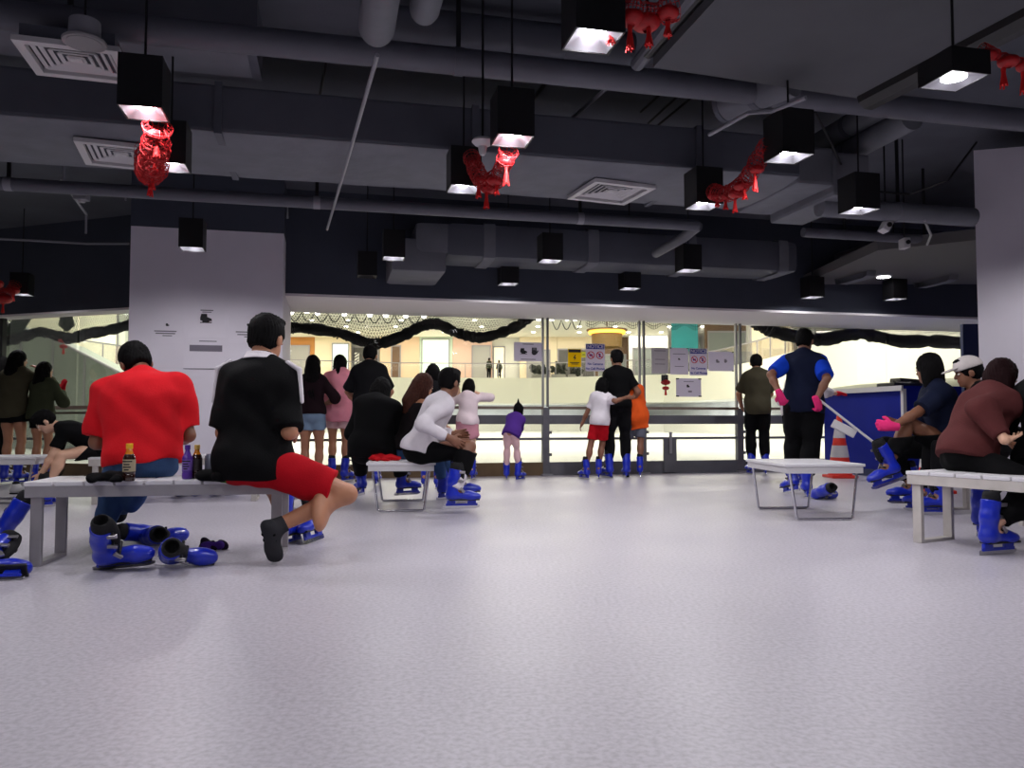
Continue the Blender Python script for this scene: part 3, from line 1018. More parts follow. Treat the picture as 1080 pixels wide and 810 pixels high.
tube(b, [Vector(p) + Vector((0, .05, .03)) for p in hi], .06, 8); build('handrail', b, M_STEELD, t)
b = NB()
for k in range(12):
    x = hi[0][0] + (hi[-1][0] - hi[0][0]) * (k + .5) / 12
    zt = np.interp(x, [h[0] for h in hi], [h[2] for h in hi])
    box(b, (x, -.02, zt / 2), (.06, .03, zt))
build('panel_ribs', b, M_STEELD, t)
# leaning grey banner-like sail in the left window
b = NB()
pa = [at_y(4, 352, 20), at_y(14, 334, 20), at_y(33, 334, 20), at_y(20, 356, 20)]
t = empty('hanging_banner', pa[0], 'dark green leafy banner at the far left beyond the glass', 'banner')
A = [b.verts.new(p - pa[0]) for p in pa]; B = [b.verts.new(p - pa[0] + Vector((0, .05, 0))) for p in pa]
b.faces.new(A); b.faces.new(B)
for i in range(4): b.faces.new((A[i], A[(i + 1) % 4], B[(i + 1) % 4], B[i]))
build('banner_cloth', b, mat('dark_green_print', (62, 78, 66), .8, var=.6, scale=2.5), t)
b = NB(); c = pa[1] - pa[0]; tube(b, [c, c + Vector((0, 0, 1.2))], .01, 6); build('cord', b, M_BLACKP, t)
pa = [at_y(61, 343, 20), at_y(64, 332, 20), at_y(75, 332, 20), at_y(78, 343, 20), at_y(70, 350, 20)]
t = empty('hanging_banner', pa[0], 'dark pointed banner above the small red ornament beyond the left glass', 'banner')
b = NB()
A = [b.verts.new(p - pa[0]) for p in pa]; B = [b.verts.new(p - pa[0] + Vector((0, .05, 0))) for p in pa]
b.faces.new(A); b.faces.new(B)
for i in range(5): b.faces.new((A[i], A[(i + 1) % 5], B[(i + 1) % 5], B[i]))
build('banner_cloth', b, mat('dark_green_cloth', (50, 60, 54), .8), t)
b = NB(); c = (pa[1] + pa[2]) / 2 - pa[0]; tube(b, [c, c + Vector((0, 0, 1.2))], .01, 6); build('cord', b, M_BLACKP, t)

# teal banner, gold ring light
c = at_y(722, 352, 40)
t = empty('hanging_banner', c, 'teal banner hanging in the hall above the paper sheets', 'banner')
b = NB(); box(b, (0, 0, 0), (1.35, .05, 1.8)); build('banner_cloth', b, mat('teal_banner', (34, 132, 136), .6, var=.12, scale=1.2), t)
b = NB(); tube(b, [(-.7, 0, .9), (.7, 0, .9)], .03, 8); tube(b, [(0, 0, .9), (0, 0, Z_MC - c.z)], .012, 6); build('banner_rod', b, M_STEELD, t)
c = at_y(640, 354, 50)
t = empty('ring_chandelier', c, 'gold glowing ring light hanging in the hall above the NOTICE sign', 'light')
b = NB(); lathe(b, [(1.15, .10), (1.20, .25), (1.15, .32), (1.0, .30), (1.0, .1)], seg=24); build('glow_ring', b, mat('gold_glow', (255, 210, 90), .5, emit=(255, 205, 80), estr=1.1), t, smooth=True)
b = NB(); lathe(b, [(1.0, .1), (.95, -.75), (.9, -.75), (.9, .1)], seg=24); build('drum_shade', b, mat('gold_drum', (112, 86, 40), .5), t, smooth=True)
b = NB(); lathe(b, [(1.3, .32), (1.3, .40), (0, .40)], seg=24); tube(b, [(0, 0, .4), (0, 0, Z_MC - c.z)], .03, 6); build('canopy', b, M_SH['brown'], t)

# downlights of the hall ceiling
b = NB(); lathe(b, [(0, 0), (.13, 0), (.13, -.03), (.16, -.03), (.16, .0)], seg=12)
me = bpy.data.meshes.new('downlight'); b.to_mesh(me); b.free()
M_DL = mat('downlight_glow', (255, 255, 255), .5, emit=(255, 248, 230), estr=14)
me.materials.append(M_DL)
rnd = random.Random(11)
k = 0
for d in (50, 54, 58, 62, 66):
    for px in range(-20, 1060, 60 if d < 30 else 47):
        x = px + rnd.uniform(-9, 9) + d
        p = cpt(x, d)
        o = bpy.data.objects.new('downlight', me)
        o.location = (p.x, p.y, Z_MC - .005)
        COL.objects.link(o)
        tag(o, 'small round glowing downlight in the white ceiling of the hall', 'light', 'downlights in the hall ceiling')

# ================================================================== nets, rope garlands, festoon lights
def wall_line(px, py, v):
    """point on the plane v where the sight line through a pixel crosses it."""
    r = ray(px, py)
    s = v / (r.x * VX.x + r.y * VX.y)
    return Vector((0, 0, EYE)) + r * s


def left_line(px, py, off):
    r = ray(px, py)
    n = LN
    s = ((LG_A + LN * off).dot(n)) / (r.x * n.x + r.y * n.y)
    return Vector((0, 0, EYE)) + r * s


def smooth_pts(P, n=6):
    out = []
    for i in range(len(P) - 1):
        p0, p1, p2, p3 = P[max(i - 1, 0)], P[i], P[i + 1], P[min(i + 2, len(P) - 1)]
        for k in range(n):
            t_ = k / n
            out.append(.5 * ((2 * p1) + (p2 - p0) * t_ + (2 * p0 - 5 * p1 + 4 * p2 - p3) * t_ ** 2 + (3 * p1 - p0 - 3 * p2 + p3) * t_ ** 3))
    out.append(P[-1])
    return out


def net(rope, r, top_z, label, rope_v_shift, seed, dense=True):
    rnd = random.Random(seed)
    P = smooth_pts(rope, 7)
    t = empty('draped_net', P[0], label, 'net')
    b = NB()
    rs = [r * (.8 + .4 * rnd.random()) for _ in P]
    tube(b, [p - P[0] for p in P], rs, 12)
    g = build('gathered_rope', b, M_BLACKNET, t, smooth=True)
    # fluffy knots of the gathered edge
    b = NB()
    for i in range(len(P) * 16):
        f = rnd.random() * (len(P) - 1)
        q = P[int(f)].lerp(P[min(int(f) + 1, len(P) - 1)], f % 1) - P[0]
        d = Vector((rnd.gauss(0, 1), rnd.gauss(0, 1), rnd.gauss(0, 1))).normalized()
        q = q + d * r * (.6 + .5 * rnd.random())
        box(b, q, (.02, .02, .02), Euler((rnd.random() * 3, rnd.random() * 3, 0)).to_matrix())
    build('knots', b, M_BLACKNET, g)
    # the net above
    b = NB()
    L = sum((c - a).length for a, c in zip(P[:-1], P[1:]))
    n = int(L / .042)
    m = 9
    grid = []
    acc = [0]
    for a, c in zip(P[:-1], P[1:]): acc.append(acc[-1] + (c - a).length)
    for i in range(n + 1):
        s = L * i / n
        p = Vector([np.interp(s, acc, [q[j] for q in P]) for j in range(3)])
        row = []
        for j in range(m + 1):
            f = j / m
            z = p.z + (top_z - p.z) * f
            off = rope_v_shift * math.sin(f * PI) * .10
            jx = (.5 if j % 2 else 0) * L / n
            row.append(b.verts.new((p.x - P[0].x + off * VX.x + jx * UX.x, p.y - P[0].y + off * VX.y, z - P[0].z + .01 * rnd.random())))
        grid.append(row)
    for A, B in zip(grid[:-1], grid[1:]):
        for j in range(m): b.faces.new((A[j], B[j], B[j + 1], A[j + 1]))
    bmesh.ops.triangulate(b, faces=b.faces[:])
    o = build('net_mesh', b, M_BLACKNET, t)
    w = o.modifiers.new('strings', 'WIREFRAME'); w.thickness = .0095; w.use_even_offset = False
    return t


VN = V_GLASS + .32
net([left_line(x, y, .25) for x, y in ((-60, 366), (-20, 363), (5, 360), (25, 355), (42, 350), (60, 354), (76, 357), (92, 352), (112, 349), (140, 342))], .075, Z_BEAM + .08,
    'black net with a gathered rope edge hanging outside the left glass', 1, 1)
net([wall_line(x, y, VN) for x, y in ((285, 344), (300, 345), (330, 347), (360, 352), (385, 361), (402, 362), (425, 354), (445, 344), (462, 342), (482, 351), (505, 356), (525, 352), (545, 344), (562, 333))], .075, Z_BEAM + .04,
    'black net with a wavy gathered rope edge right of the white column', 1, 2)
net([wall_line(x, y, VN) for x, y in ((796, 340), (806, 345), (818, 350), (845, 356), (870, 358), (900, 352), (925, 355), (950, 360), (985, 360), (1030, 363))], .10, Z_BEAM + .04,
    'black net with a thick rope edge behind the person in blue sleeves', 1, 3)
# sparse net fold over the middle bays
b = NB()
rows = []
for i in range(70):
    px = 618 + i * 1.75
    a, c = wall_line(px, 330, VN + .05), wall_line(px, 343 + (px - 618) * .025 + 2.5 * math.sin(i * .5), VN + .02)
    rows.append([b.verts.new(a.lerp(c, j / 5)) for j in range(6)])
for A, B in zip(rows[:-1], rows[1:]):
    for j in range(5): b.faces.new((A[j], B[j], B[j + 1], A[j + 1]))
o = build('net_valance', b, M_BLACKNET)
w = o.modifiers.new('strings', 'WIREFRAME'); w.thickness = .010; w.use_even_offset = False
tag(o, 'short strip of black net under the soffit above the paper sheets', 'net')


def festoon(pts, bulbs, label, sag):
    P = [Vector(p) for p in pts]
    t = empty('festoon_lights', P[0], label, 'string lights')
    b = NB()
    Q = []
    for a, c in zip(P[:-1], P[1:]):
        for k in range(8):
            f = k / 8
            q = a.lerp(c, f); q.z -= sag * math.sin(f * PI); Q.append(q - P[0])
    Q.append(P[-1] - P[0])
    tube(b, Q, .008, 6); build('wire', b, M_BLACKP, t)
    for p in bulbs:
        b = NB(); lathe(b, [(0, -.055), (.03, -.045), (.045, -.01), (.035, .025), (.02, .045), (.02, .06), (0, .06)], Vector(p) - P[0], 14)
        build('bulb', b, mat('festoon_bulb', (255, 255, 250), .4, emit=(255, 250, 240), estr=9), t, smooth=True)
    return t


VF = V_GLASS + .9
festoon([wall_line(x, 329 + (x - 290) * .025, VF) for x in range(290, 460, 14)], [wall_line(x, 328 + (x - 300) * .03, VF) for x in (307, 335, 363, 390, 407, 428, 447)],
        'string of round white bulbs above the rope net beside the white column', .13)
festoon([wall_line(x, 337, VF) for x in (582, 592, 603, 613)], [wall_line(x, 335, VF) for x in (568, 582, 598, 606)], 'short wavy string of white bulbs right of the first twin pole post', .16)
# small red ornaments beyond the glass
def small_ornament(c, label, black=False):
    t = empty('red_ornament', c, label, 'ornament')
    b = NB(); lantern(b, (0, 0, .04), .075, 0, None); build('lantern', b, M_RED, t, smooth=True)
    b = NB(); lantern(b, (0, 0, -.05), .055, 0, None); build('knot', b, M_RED, t, smooth=True)
    b = NB(); tube(b, [(0, 0, -.08), (0, 0, -.16)], [.012, .02], 8); build('tassel', b, M_REDT, t)
    b = NB(); tube(b, [(0, 0, .08), (0, 0, .25)], .006, 6); build('cord', b, M_BLACKP, t)
small_ornament(left_line(67, 362, .25), 'small red ornament hanging from the left net rope')
small_ornament(wall_line(702, 406, VN), 'small red ornament below the paper sheets beside the cornered sheet')
b = NB(); p = wall_line(701, 399, VN); box(b, p, (.11, .03, .11), RU, bev=.01); tag(build('ornament_tag', b, M_BLACKP), 'small black square plate above the red ornament on the glass', 'plate')

# ================================================================== signs on the glass
M_PAPER = paper_mat('white_paper', (214, 208, 222), .32)
M_PAPERG = paper_mat('grey_paper', (188, 184, 190), .32)
M_INK = mat('black_ink', (22, 22, 28), .7)
M_INKB = mat('blue_ink', (28, 44, 140), .7)
M_INKR = mat('red_ink', (190, 30, 60), .7)
M_INKG = mat('grey_ink', (120, 116, 124), .8)
M_YEL = paper_mat('yellow_sign', (238, 204, 24), .32)
VS = V_GLASS - .012


def sheet(px0, px1, py0, py1, label, m=None, v=VS):
    a, c = wall_line(px0, py0, v), wall_line(px1, py1, v)
    ctr = (wall_line(px0, py0, v) + wall_line(px1, py1, v) + wall_line(px0, py1, v) + wall_line(px1, py0, v)) / 4
    ua, _ = to_uv(a); uc, _ = to_uv(c)
    W = uc - ua
    H = (wall_line((px0 + px1) / 2, py0, v) - wall_line((px0 + px1) / 2, py1, v)).z
    t = empty('paper_sheet', ctr, label, 'sign', None, YAW)
    b = NB(); box(b, (0, 0, 0), (W, .003, H)); build('sheet', b, m or M_PAPER, t)
    return t, W, H


def marks(t, name, m, rects, y=-.004):
    b = NB()
    for (x, z, w, h) in rects: box(b, (x, y, z), (w, .002, h))
    return build(name, b, m, t)


def disc(t, name, m, x, z, r0, r1, y=-.004, bar=False):
    b = NB()
    n = 28
    pr = []
    for k in range(n):
        a = 2 * PI * k / n
        pr.append((b.verts.new((x + r0 * math.cos(a), y, z + r0 * math.sin(a))), b.verts.new((x + r1 * math.cos(a), y, z + r1 * math.sin(a)))))
    for k in range(n):
        A, B = pr[k], pr[(k + 1) % n]
        b.faces.new((A[0], B[0], B[1], A[1]))
    if bar: box(b, (x, y, z), (2 * r0, .002, (r1 - r0) * 1.0), Matrix.Rotation(.785, 3, 'Y'))
    return build(name, b, m, t)


def skate_icon(t, x, z, s, m, name='skate_icon'):
    prof = [(-.5, -.1), (-.5, .15), (-.4, .5), (.1, .5), (.12, .2), (.5, .05), (.55, -.15), (.3, -.18), (.3, -.28), (.55, -.28), (.5, -.36), (-.5, -.36), (-.5, -.28), (-.3, -.28), (-.3, -.18)]
    b = NB()
    A = [b.verts.new((x + p[0] * s, -.003, z + p[1] * s)) for p in prof]; B = [b.verts.new((x + p[0] * s, -.005, z + p[1] * s)) for p in prof]
    b.faces.new(A); b.faces.new(B)
    for i in range(len(A)): b.faces.new((A[i], A[(i + 1) % len(A)], B[(i + 1) % len(A)], B[i]))
    return build(name, b, m, t)


def hand_icon(t, x, z, s, m, flip=1):
    b = NB()
    lathe(b, [(0, -.003), (.3 * s, -.003), (.3 * s, -.005), (0, -.005)], (x, 0, z), 14, R=Matrix.Rotation(-PI / 2, 3, 'X'))
    for k in range(4): box(b, (x + (-.22 + .15 * k) * s, -.004, z + .35 * s), (.11 * s, .002, .4 * s))
    box(b, (x + flip * .34 * s, -.004, z + .05 * s), (.14 * s, .002, .4 * s), Matrix.Rotation(flip * .5, 3, 'Y'))
    return build('hand_icon', b, m, t)


t, W, H = sheet(542, 572, 361, 381, 'white sheet with two black icons left of the first twin pole post')
skate_icon(t, -.07, 0, .10, M_INK); hand_icon(t, .09, -.01, .13, M_INK); marks(t, 'text_lines', M_INKG, [(0, -.11, .22, .012), (0, .11, .16, .012)])
# yellow warning shield
t, W, H = sheet(599, 613, 368, 387, 'yellow warning sign with a black bolt beside the NOTICE sign', M_YEL)
marks(t, 'header_band', M_INK, [(0, H / 2 - .03, W * .95, .045)])
b = NB()
A = [b.verts.new((x * .05, -.005, z * .05)) for x, z in ((.1, .9), (-.5, -.1), (0, -.1), (-.2, -.9), (.5, .2), (.05, .2), (.4, .9))]
b.faces.new(A); build('bolt_mark', b, M_INK, t)
marks(t, 'text_lines', M_INK, [(0, -.07, W * .7, .012), (0, -.09, W * .5, .010)])
t, W, H = sheet(613, 618, 371, 377, 'small yellow tag stuck between the yellow sign and NOTICE sign', mat('lime_tag', (240, 238, 60), .6)); t['category'] = 'tag'
marks(t, 'text_line', M_INK, [(0, 0, W * .5, .01)])


def notice(px0, px1, py0, py1, label):
    t, W, H = sheet(px0, px1, py0, py1, label)
    t.name = 'notice_sign'
    hb = marks(t, 'header_band', M_INKB, [(0, H * .39, W * .94, H * .17)])
    text_mesh('header_text', 'NOTICE', H * .17, M_PAPER, hb, Matrix.Translation((0, -.0065, H * .39)) @ Matrix.Rotation(PI / 2, 4, 'X'))
    for s, nm in ((-1, 'camera_icon'), (1, 'phone_icon')):
        disc(t, 'prohibition_ring', M_INKR, s * W * .23, H * .08, W * .15, W * .19, -.006, True)
        marks(t, nm, M_INKB, [(s * W * .23, H * .08, W * (.16 if s < 0 else .09), W * (.10 if s < 0 else .18))])
    for k, tx in enumerate(('No Cameras', 'No Cell Phones')):
        text_mesh('sign_text', tx, W * .155, M_INKB, t, Matrix.Translation((0, -.005, -H * (.24 + .17 * k))) @ Matrix.Rotation(PI / 2, 4, 'X'))
    return t


notice(617.5, 638, 362.5, 391.5, 'white NOTICE sign with blue header and two prohibition circles beside the yellow sign')
sheet_ = lambda *a, **k: sheet(*a, **k)
t, W, H = sheet(687, 705, 367, 394, 'pale grey sheet, first of the row of four right of the second post', M_PAPERG)
marks(t, 'text_lines', M_INKG, [(0, .15, W * .7, .012), (0, .02, W * .6, .01), (0, -.05, W * .6, .01)])
t, W, H = sheet(706.5, 726, 367, 395, 'white sheet with one tiny black mark, second of the row of four')
skate_icon(t, 0, .03, .035, M_INK); marks(t, 'text_lines', M_INKG, [(0, .11, W * .7, .01), (0, -.08, W * .5, .01)]); marks(t, 'tape', M_INK, [(-W * .46, H * .49, .03, .015), (W * .46, H * .49, .03, .015)])
notice(727, 746, 367.5, 396, 'second NOTICE sign, third of the row of four paper sheets')
t, W, H = sheet(747, 774, 371, 391.5, 'white sheet with two faint icons, last of the row of four')
skate_icon(t, -.06, 0, .06, M_INKG); hand_icon(t, .07, 0, .07, M_INKG); marks(t, 'tape', M_INK, [(W * .46, H * .48, .03, .015), (W * .46, -H * .48, .03, .015)])
t, W, H = sheet(713, 739.5, 399, 418.5, 'white sheet with black taped corners below the row of four')
marks(t, 'tape', M_INK, [(sx * W * .45, sz * H * .47, .05, .018) for sx in (-1, 1) for sz in (-1, 1)])
skate_icon(t, -.01, .02, .05, M_INK); marks(t, 'text_lines', M_INKG, [(0, .09, W * .4, .01), (.02, -.06, .06, .025)])
# sheets on the column
VCF = V_COL - .004
t, W, H = sheet(160, 193, 333, 362, 'white poster with a tiny skate mark, left one on the white column', M_WHITEW, v=VCF)
skate_icon(t, 0, .05, .035, M_INK); marks(t, 'text_lines', M_INKG, [(-.02, -.02, W * .7, .012), (-.02, -.045, W * .62, .012), (0, -.07, W * .3, .01)])
t, W, H = sheet(199, 237, 323, 356, 'white poster with a bold black skate in the middle of the white column', M_WHITEW, v=VCF)
skate_icon(t, -.01, .03, .12, M_INK); marks(t, 'text_lines', M_INKG, [(0, .13, W * .35, .012), (0, .11, W * .25, .01)])
t, W, H = sheet(242, 276, 333, 362, 'white poster with a tiny skate mark on the column beside the black haired head', M_WHITEW, v=VCF)
skate_icon(t, .03, .05, .035, M_INK); marks(t, 'text_lines', M_INKG, [(0, -.03, W * .6, .012), (0, -.06, W * .5, .012), (.03, -.085, W * .25, .012)])
t, W, H = sheet(194, 240, 357, 389, 'white notice with a grey bar low on the white column', M_WHITEW, v=VCF)
marks(t, 'grey_bar', mat('bar_grey', (118, 112, 124), .8), [(0, .06, W * .74, .07)]); marks(t, 'text_lines', M_INKG, [(.02, .14, W * .4, .01)]); marks(t, 'lower_edge', M_INKG, [(0, -H / 2, W, .006)])
# ================================================================== figures: implicit bodies turned into one continuous mesh
class Field:
    def __init__(self):
        self.p = []

    def cone(self, a, b, ra, rb, k=.03, clip=None, F=None, s=None):
        self.p.append(('c', np.array(a, float), np.array(b, float), ra, rb, k, clip, F, s, False)); return self

    def ell(self, c, r, k=.03, F=None, clip=None, sub=False):
        self.p.append(('e', np.array(c, float), np.array(r, float), 0, 0, k, clip, F, None, sub)); return self

    def mesh(self, h, cuts=(), wr=0.0, wf=30.0, seed=0, strands=None):
        lo = np.array([1e9] * 3); hi = -lo
        for q in self.p:
            if q[9]: continue
            if q[0] == 'c':
                R = max(q[3], q[4]) * (max(q[8]) if q[8] is not None else 1)
                lo = np.minimum(lo, np.minimum(q[1], q[2]) - R); hi = np.maximum(hi, np.maximum(q[1], q[2]) + R)
            else:
                R = max(q[2]) if q[7] is not None else q[2]
                lo = np.minimum(lo, q[1] - R); hi = np.maximum(hi, q[1] + R)
        pad = 3 * h + .012 + wr
        lo -= pad; hi += pad
        n = np.ceil((hi - lo) / h).astype(int) + 1
        D = np.full(n, .3, np.float32)
        ax = [lo[i] + h * np.arange(n[i]) for i in range(3)]
        for (kind, a, b, ra, rb, k, clip, F, s, sub) in self.p:
            if kind == 'c':
                R = max(ra, rb) * (max(s) if s is not None else 1)
                l2, h2 = np.minimum(a, b) - R, np.maximum(a, b) + R
            else:
                R = max(b) if F is not None else b
                l2, h2 = a - R, a + R
            m = k + 3 * h
            i0 = np.maximum(0, np.floor((l2 - m - lo) / h).astype(int)); i1 = np.minimum(n, np.ceil((h2 + m - lo) / h).astype(int) + 1)
            if np.any(i1 <= i0): continue
            sl = tuple(slice(i0[j], i1[j]) for j in range(3))
            X, Y, Z = np.meshgrid(ax[0][sl[0]], ax[1][sl[1]], ax[2][sl[2]], indexing='ij')
            P = np.stack([X, Y, Z], -1)
            if kind == 'c':
                A, B, Q = a, b, P
                sc = 1.0
                if F is not None:
                    Fm = np.array(F) / np.array(s)[:, None]
                    A, B = Fm @ a, Fm @ b
                    Q = P @ Fm.T
                    sc = min(s)
                ba = B - A
                L = max(1e-9, ba @ ba)
                t = np.clip(((Q - A) @ ba) / L, 0, 1)
                d = (np.linalg.norm(Q - A - t[..., None] * ba, axis=-1) - (ra + (rb - ra) * t)) * sc
            else:
                Q = P - a
                if F is not None: Q = Q @ np.array(F).T
                k0 = np.linalg.norm(Q / b, axis=-1)
                k1 = np.linalg.norm(Q / (b * b), axis=-1) + 1e-9
                d = k0 * (k0 - 1) / k1
            if clip:
                for (cp, cnn) in clip:
                    d = np.maximum(d, (P - np.array(cp)) @ np.array(cnn))
            cur = D[sl]
            if sub:
                hh = np.clip(.5 - .5 * (cur + d) / k, 0, 1)
                D[sl] = cur + (-d - cur) * hh + k * hh * (1 - hh)
            else:
                hh = np.clip(.5 + .5 * (cur - d) / k, 0, 1)
                D[sl] = cur + (d - cur) * hh - k * hh * (1 - hh)
        X, Y, Z = np.meshgrid(*ax, indexing='ij')
        for (cp, cnn) in cuts:
            D = np.maximum(D, (X - cp[0]) * cnn[0] + (Y - cp[1]) * cnn[1] + (Z - cp[2]) * cnn[2])
        if wr > 0:
            rg = np.random.default_rng(seed)
            N = 0
            for i in range(7):
                v = rg.normal(size=3); v /= np.linalg.norm(v); v *= wf * (.5 + rg.random())
                N = N + np.sin(X * v[0] + Y * v[1] + Z * v[2] + rg.random() * 6 + 1.3 * np.sin(Z * wf * .4 + X * wf * .3 + i))
            D = D + (wr / 2.2) * N
        if strands:
            c, amp, fr = strands
            an = np.arctan2(X - c[0], Y - c[1])
            D = D + amp * (np.sin(an * fr + 3 * np.sin(Z * 25)) + .6 * np.sin(an * fr * 2.3 + Z * 30))
        return surface_net(D.astype(np.float32), lo, h)


def surface_net(D, lo, h):
    S = D < 0
    nx, ny, nz = D.shape
    cnt = np.zeros((nx - 1, ny - 1, nz - 1), np.int8)
    off = [(i, j, k) for i in (0, 1) for j in (0, 1) for k in (0, 1)]
    for i, j, k in off: cnt += S[i:nx - 1 + i, j:ny - 1 + j, k:nz - 1 + k]
    act = (cnt > 0) & (cnt < 8)
    ii = np.argwhere(act)
    idx = np.full(act.shape, -1, np.int64)
    idx[act] = np.arange(len(ii))
    acc = np.zeros((len(ii), 3)); num = np.zeros(len(ii))
    for a in off:
        for x in range(3):
            if a[x] == 0:
                b = list(a); b[x] = 1
                d0 = D[ii[:, 0] + a[0], ii[:, 1] + a[1], ii[:, 2] + a[2]]
                d1 = D[ii[:, 0] + b[0], ii[:, 1] + b[1], ii[:, 2] + b[2]]
                c = (d0 < 0) != (d1 < 0)
                t = np.where(c, d0 / np.where(c, d0 - d1, 1), 0)
                p = np.array(a, float)[None].repeat(len(ii), 0)
                p[:, x] += t
                acc[c] += p[c]; num += c
    V = lo + h * (ii + acc / num[:, None])
    faces = []
    for x in range(3):
        y, z = (x + 1) % 3, (x + 2) % 3
        s0 = [slice(None)] * 3; s1 = [slice(None)] * 3
        s0[x] = slice(0, -1); s1[x] = slice(1, None)
        A, B = S[tuple(s0)], S[tuple(s1)]
        e = np.argwhere(A != B)
        e = e[(e[:, y] > 0) & (e[:, z] > 0) & (e[:, y] < D.shape[y] - 1) & (e[:, z] < D.shape[z] - 1)]
        if not len(e): continue
        ins = A[e[:, 0], e[:, 1], e[:, 2]]
        def g(dy, dz):
            q = e.copy(); q[:, y] += dy; q[:, z] += dz
            return idx[q[:, 0], q[:, 1], q[:, 2]]
        q = np.stack([g(-1, -1), g(0, -1), g(0, 0), g(-1, 0)], 1)
        q[~ins] = q[~ins][:, ::-1]
        faces.append(q)
    Fc = np.concatenate(faces) if faces else np.zeros((0, 4), int)
    return V, Fc


def np_mesh(name, V, Fc, smooth=True):
    me = bpy.data.meshes.new(name)
    n, m = len(V), len(Fc)
    me.vertices.add(n); me.vertices.foreach_set('co', np.asarray(V, np.float32).ravel())
    me.loops.add(m * 4); me.loops.foreach_set('vertex_index', np.asarray(Fc, np.int32).ravel())
    me.polygons.add(m)
    me.polygons.foreach_set('loop_start', np.arange(0, m * 4, 4, dtype=np.int32))
    me.polygons.foreach_set('loop_total', np.full(m, 4, np.int32))
    me.polygons.foreach_set('use_smooth', np.full(m, smooth, bool))
    me.update(calc_edges=True)
    me.validate()
    return me


def field_obj(name, F, h, m, parent, **k):
    V, Fc = F.mesh(h, **k)
    if len(Fc) == 0: return None
    return link_mesh(name, np_mesh(name, V, Fc), m, parent)


def nrm(v):
    v = np.array(v, float)
    return v / max(1e-9, np.linalg.norm(v))


def ik(a, t, l1, l2, pole):
    a, t = np.array(a, float), np.array(t, float)
    d = t - a
    L = np.linalg.norm(d)
    L2 = min(L, (l1 + l2) * .999); L2 = max(L2, abs(l1 - l2) * 1.05)
    d = d / max(L, 1e-6)
    t = a + d * L2
    x = (l1 * l1 - l2 * l2 + L2 * L2) / (2 * L2)
    y = math.sqrt(max(0, l1 * l1 - x * x))
    p = np.array(pole, float); p = p - d * (p @ d); p = nrm(p)
    return a + d * x + p * y, t


def rot(axis, deg):
    return np.array(Matrix.Rotation(deg * D2R, 3, axis))


SKINS = {'tan': mat('skin_tan', (176, 122, 92), .5, var=.05, scale=20), 'brown': mat('skin_brown', (128, 84, 62), .5, var=.05, scale=20),
         'fair': mat('skin_fair', (214, 168, 140), .5, var=.05, scale=20)}
M_HAIR = mat('black_hair', (9, 8, 9), .75, var=.2, scale=60, spec=.10)
M_HAIRB = mat('brown_hair', (62, 34, 26), .7, spec=.12, var=.3, scale=50)
M_EYE = mat('dark_eye', (20, 16, 16), .3)
M_EYEW = mat('eye_white', (220, 215, 210), .3)
M_LIP = mat('lip', (150, 80, 72), .5)
CLOTH = {}


def cloth(name, rgb, rough=.85, var=.08, bump=.25, bs=120):
    k = 'cloth_' + name
    if k not in MATS: mat(k, rgb, rough, var=var, scale=9, bump=bump, bscale=bs, spec=.12)
    return MATS[k]


def hand_prims(F, w, d, n, u, S, curl=.5, grow=0.0, clip=None):
    """palm and five separate fingers. d points along the hand, n out of the palm, u towards the thumb."""
    d, n, u = nrm(d), nrm(n), nrm(u)
    Fr = np.stack([u, d, n])
    F.ell(w + d * .052 * S, np.array([.040, .056, .017]) * S + grow, .012, Fr)
    F.cone(w - d * .01 * S, w + d * .03 * S, .026 * S + grow, .026 * S + grow, .02)
    L = [.070, .078, .073, .058]
    for i in range(4):
        b = w + d * (.094 - .006 * abs(i - 1.2)) * S + u * (.030 - .0205 * i) * S
        sp = u * (.12 - .08 * i)
        a1 = curl * (.6 + .1 * i)
        d1 = nrm(d * math.cos(a1) + n * math.sin(a1) + sp)
        a2 = a1 + curl * 1.1
        d2 = nrm(d * math.cos(a2) + n * math.sin(a2) + sp * .7)
        m = b + d1 * L[i] * .5 * S
        e = m + d2 * L[i] * .5 * S
        F.cone(b - d * .02 * S, m, .0095 * S + grow, .0088 * S + grow, .006)
        F.cone(m, e, .0088 * S + grow, .0075 * S + grow, .004)
    b = w + d * .030 * S + u * .030 * S
    d1 = nrm(u * .75 + d * .55 + n * .35 * curl)
    m = b + d1 * .038 * S
    e = m + nrm(u * .3 + d * .8 + n * .5 * curl) * .03 * S
    F.cone(b - d1 * .02 * S, m, .0125 * S + grow, .0105 * S + grow, .008)
    F.cone(m, e, .0105 * S + grow, .0085 * S + grow, .004)


